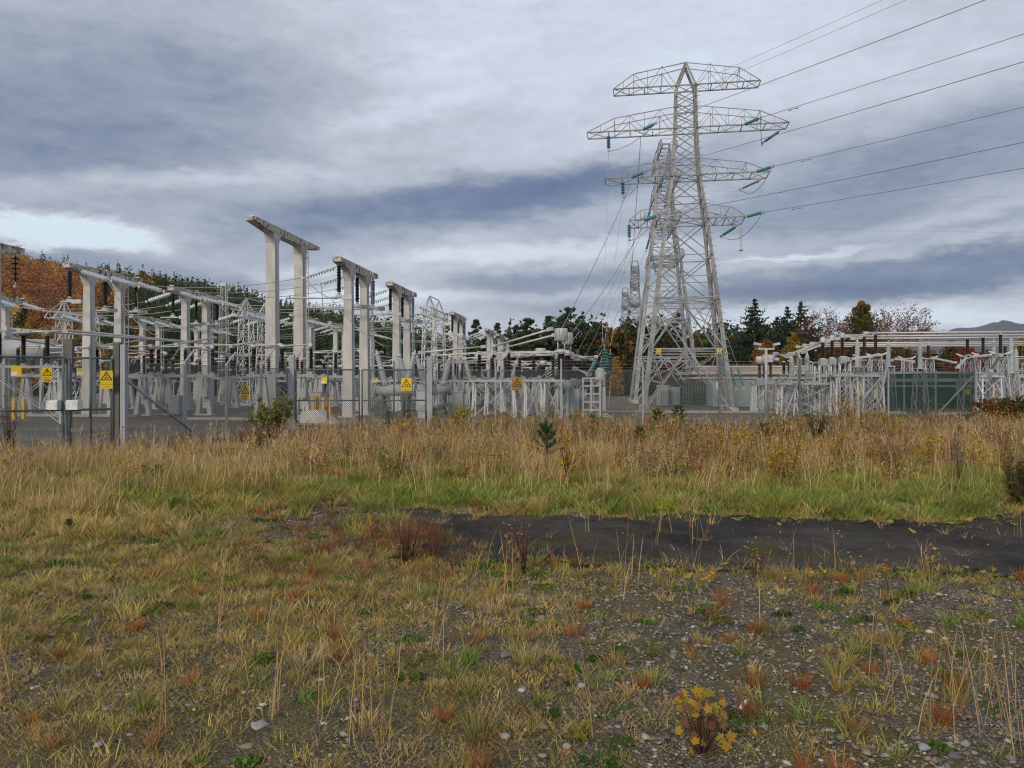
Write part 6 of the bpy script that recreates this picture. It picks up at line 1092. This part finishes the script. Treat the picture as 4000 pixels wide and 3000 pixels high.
shrub('twig_thicket', 1010, 1760, 130, 250, 'red-brown twiggy thicket below the willow bush', [(.20,.10,.05),(.28,.15,.06)], [.6,.4], 60, 500, .03, 'thicket')
shrub('broom_bush', 1800, 1690, 120, 120, 'yellow-green broom bush right of the broad grey gate post', [(.42,.36,.05),(.34,.30,.05),(.48,.36,.04)], [.4,.3,.3], 40, 900, .04, 'bush', low=.2)
shrub('broom_bush', 3195, 1745, 150, 110, 'dark green broom bush below the white lattice trestles', [(.05,.075,.025),(.07,.09,.03)], [.6,.4], 50, 1800, .045, 'bush', low=.1, asp=.2)
shrub('broom_bush', 3985, 1965, 200, 150, 'dark green broom bush at the right frame edge', [(.05,.075,.025),(.08,.10,.03)], [.6,.4], 60, 1800, .04, 'bush', low=.1, asp=.15)
shrub('heather_bush', 3900, 1650, 95, 190, 'rusty brown bush beyond the right fence corner', [(.24,.11,.03),(.17,.08,.03),(.08,.08,.03)], [.4,.35,.25], 60, 2600, .09, 'bush', low=.1); shrub('heather_bush', 4010, 1655, 110, 160, 'dark green bush at the right edge beyond fence corner', [(.045,.06,.02),(.10,.07,.03)], [.7,.3], 60, 2600, .09, 'bush', low=.1)
shrub('bare_sapling', 3745, 1890, 230, 200, 'bare dark sapling with crooked stems at the right', [(.16,.11,.05)], [1], 9, 60, .02, 'sapling', bark, low=.5)
for k, (px, py, h, w, l) in enumerate([(3070,1760,150,150,'yellow-leaved birch sapling left of the dark broom bush'), (3290,1690,130,110,'yellow birch sapling right of the dark broom bush'), (3350,1720,150,120,'yellow birch sapling before the yellow mesh sign'), (2600,1740,120,170,'golden low sapling under the young pine'), (2830,1800,130,200,'broad golden sapling thicket right of the young pines'), (3060,1900,170,160,'amber sapling at the centre right of dry grass'), (3450,1700,110,90,'thin yellow sapling before the green shed'), (2150,1665,90,140,'orange-yellow sapling below the brown transformers'), (2270,1680,80,90,'small yellow sapling below the open rack'), (1560,1740,90,120,'sparse yellow sapling left of the small pines'), (1950,1690,80,100,'small amber sapling below the amber sign'), (2220,1880,150,80,'thin yellow-green sapling right of the tall bristly pine'), (3620,1830,110,120,'faint yellow sapling near the right corner brace'), (40,1800,200,80,'dark reddish sapling at the left edge before the gate'), (3260,1800,110,110,'pale amber sapling below the fence strut')]):
    shrub('birch_sapling', px, py, h*1.3, w*1.25, l, YL if k != 13 else [(.22,.08,.05)], YP if k != 13 else [1], 14, 620 if k != 13 else 90, .027, 'sapling', grp='yellow birch saplings')
shrub('dead_weed', 1590, 2185, 185, 170, 'dark red twiggy weed clump at left end of the tarmac', [(.18,.07,.05),(.30,.14,.06)], [.7,.3], 46, 420, .010, 'weed', low=.3); shrub('dead_weed', 1310, 2030, 80, 100, 'small reddish weed clump on the gravel left of tarmac', [(.18,.08,.05)], [1], 22, 160, .012, 'weed')
shrub('dead_weed', 2045, 2235, 240, 60, 'tall red-brown dead stalk in front of the tarmac', [(.34,.14,.05),(.45,.22,.05)], [.6,.4], 18, 130, .014, 'weed', low=.2)
shrub('dead_weed', 1960, 2205, 190, 90, 'slender forked weed left of the tall dead stalk', [(.30,.28,.08),(.45,.30,.05)], [.5,.5], 4, 18, .02, 'weed', low=.6); shrub('dead_weed', 3640, 2290, 220, 130, 'pale bare twigs against the tarmac at right', [(.45,.30,.05)], [1], 6, 16, .018, 'weed', low=.5); shrub('dead_weed', 2950, 2250, 180, 130, 'thin dark twigs against the tarmac right of middle', [(.40,.22,.05)], [1], 6, 14, .016, 'weed', low=.5)
for k, (px, l) in enumerate([(2330,'yellow-leaved seedling at tarmac edge, leftmost'), (2560,'yellow-leaved seedling at tarmac edge, second from left'), (2755,'pale rosette-topped seedling standing at the tarmac edge'), (3185,'green-yellow seedling at tarmac edge under the dark bush'), (3480,'yellow-leaved seedling at tarmac edge, second from right'), (3850,'yellow-leaved seedling at tarmac edge, rightmost')]): shrub('leafy_seedling', px, 2290+12*(k % 3), 130, 90, l, [(.55,.36,.04),(.36,.36,.06),(.50,.22,.05)], [.5,.25,.25], 4, 30, .018, 'seedling', grp='yellow seedlings at the tarmac edge', low=.4, asp=.7)
p = gpos(2600, 2005); t = thing('spurge_plant', 'bright lime green mounded plant above the tarmac', 'plant', p); n = 1500; d = RNG.normal(size=(n,3)); d /= np.linalg.norm(d,axis=1,keepdims=True); d[:,2] = np.abs(d[:,2]); P = d*np.array([.18,.15,.17])*(.55+.45*RNG.random((n,1)))*(1+.3*np.sin(d[:,:1]*6+1)*np.cos(d[:,1:2]*5)); q = quads(P, RNG.uniform(.010,.02,n), pal([(.34,.42,.05),(.24,.33,.04),(.42,.42,.06)], [.45,.35,.2], n), .45); npmesh('foliage', q[0], q[1], foil, q[2], t)
m = MB(); [m.tube([(0,0,0), (math.cos(k*.7)*.1, math.sin(k*.7)*.1, .13)], [.005,.003], twig, 4) for k in range(9)]; m.build('stem', t)
# maple seedling at the bottom edge
def maple(px, py, label, n, spread, cols):
    p = gpos(px, py); t = thing('maple_seedling', label, 'seedling', p); m = MB(); P = []; FF = []; CC = []
    out = [(0,1.),(12,.62),(24,.74),(38,.40),(52,.92),(66,.55),(80,.62),(98,.34),(118,.60),(140,.36),(165,.30),(180,.16)]; full = [(a,r) for a, r in out]+[(360-a,r) for a, r in out[-2:0:-1]]
    for i in range(n):
        a = RNG.random()*6.28; rr = spread*math.sqrt(RNG.random()); c = Vector((math.cos(a)*rr, math.sin(a)*rr*.8, RNG.uniform(.05,.26)-rr*.3+.04)); s = RNG.uniform(.028,.050); nrm = Vector((RNG.normal()*.5, -.75+RNG.normal()*.4, .55+RNG.normal()*.3)).normalized(); ux = nrm.cross(Vector((RNG.normal(),RNG.normal(),RNG.normal()))).normalized(); uy = nrm.cross(ux); b0 = len(P); P.append(tuple(c))
        for (g, r) in full: g = math.radians(g); v_ = c+ux*(math.sin(g)*r*s)+uy*(math.cos(g)*r*s)-nrm*(.35*s*r*r); P.append(tuple(v_))
        k = len(full); FF += [(b0, b0+1+j, b0+1+(j+1)%k) for j in range(k)]; CC += [np.array(cols[RNG.integers(0,len(cols))])*RNG.uniform(.8,1.2)]*(k+1); m.tube([(0,0,0), tuple(c*.6), tuple(c)], [.004,.003,.002], twig, 4)
    m.build('stem', t); npmesh('leaf_cluster', np.array(P), np.array(FF), foil, np.array(CC), t)
maple(2745, 2955, 'low maple seedling with broad yellow and brown leaves at bottom edge', 50, .13, [(.40,.24,.03),(.34,.20,.04),(.22,.11,.05),(.18,.085,.045),(.28,.26,.05),(.26,.14,.06),(.16,.08,.05)])
shrub('golden_weed', 2275, 2890, 100, 110, 'small golden-green feathery weed beside bottom gravel', [(.40,.36,.04),(.30,.32,.04)], [.6,.4], 14, 420, .009, 'weed', low=.2)

# ---------------------------------------------------------------- the air
hm = bpy.data.materials.new('pale_air'); hm.use_nodes = True; nt = hm.node_tree; nt.nodes.clear(); o_ = nt.nodes.new('ShaderNodeOutputMaterial'); v_ = nt.nodes.new('ShaderNodeVolumePrincipled'); v_.inputs['Density'].default_value = 7e-5; v_.inputs['Color'].default_value = (.74,.81,.92,1); nt.links.new(v_.outputs[0], o_.inputs['Volume'])
m = MB(); m.box((0,2270,211), (10600,5460,424), hm); hz = m.build('haze'); kind(hz, 'stuff'); hz['label'] = 'thin blue air between the yard and the far mountains'
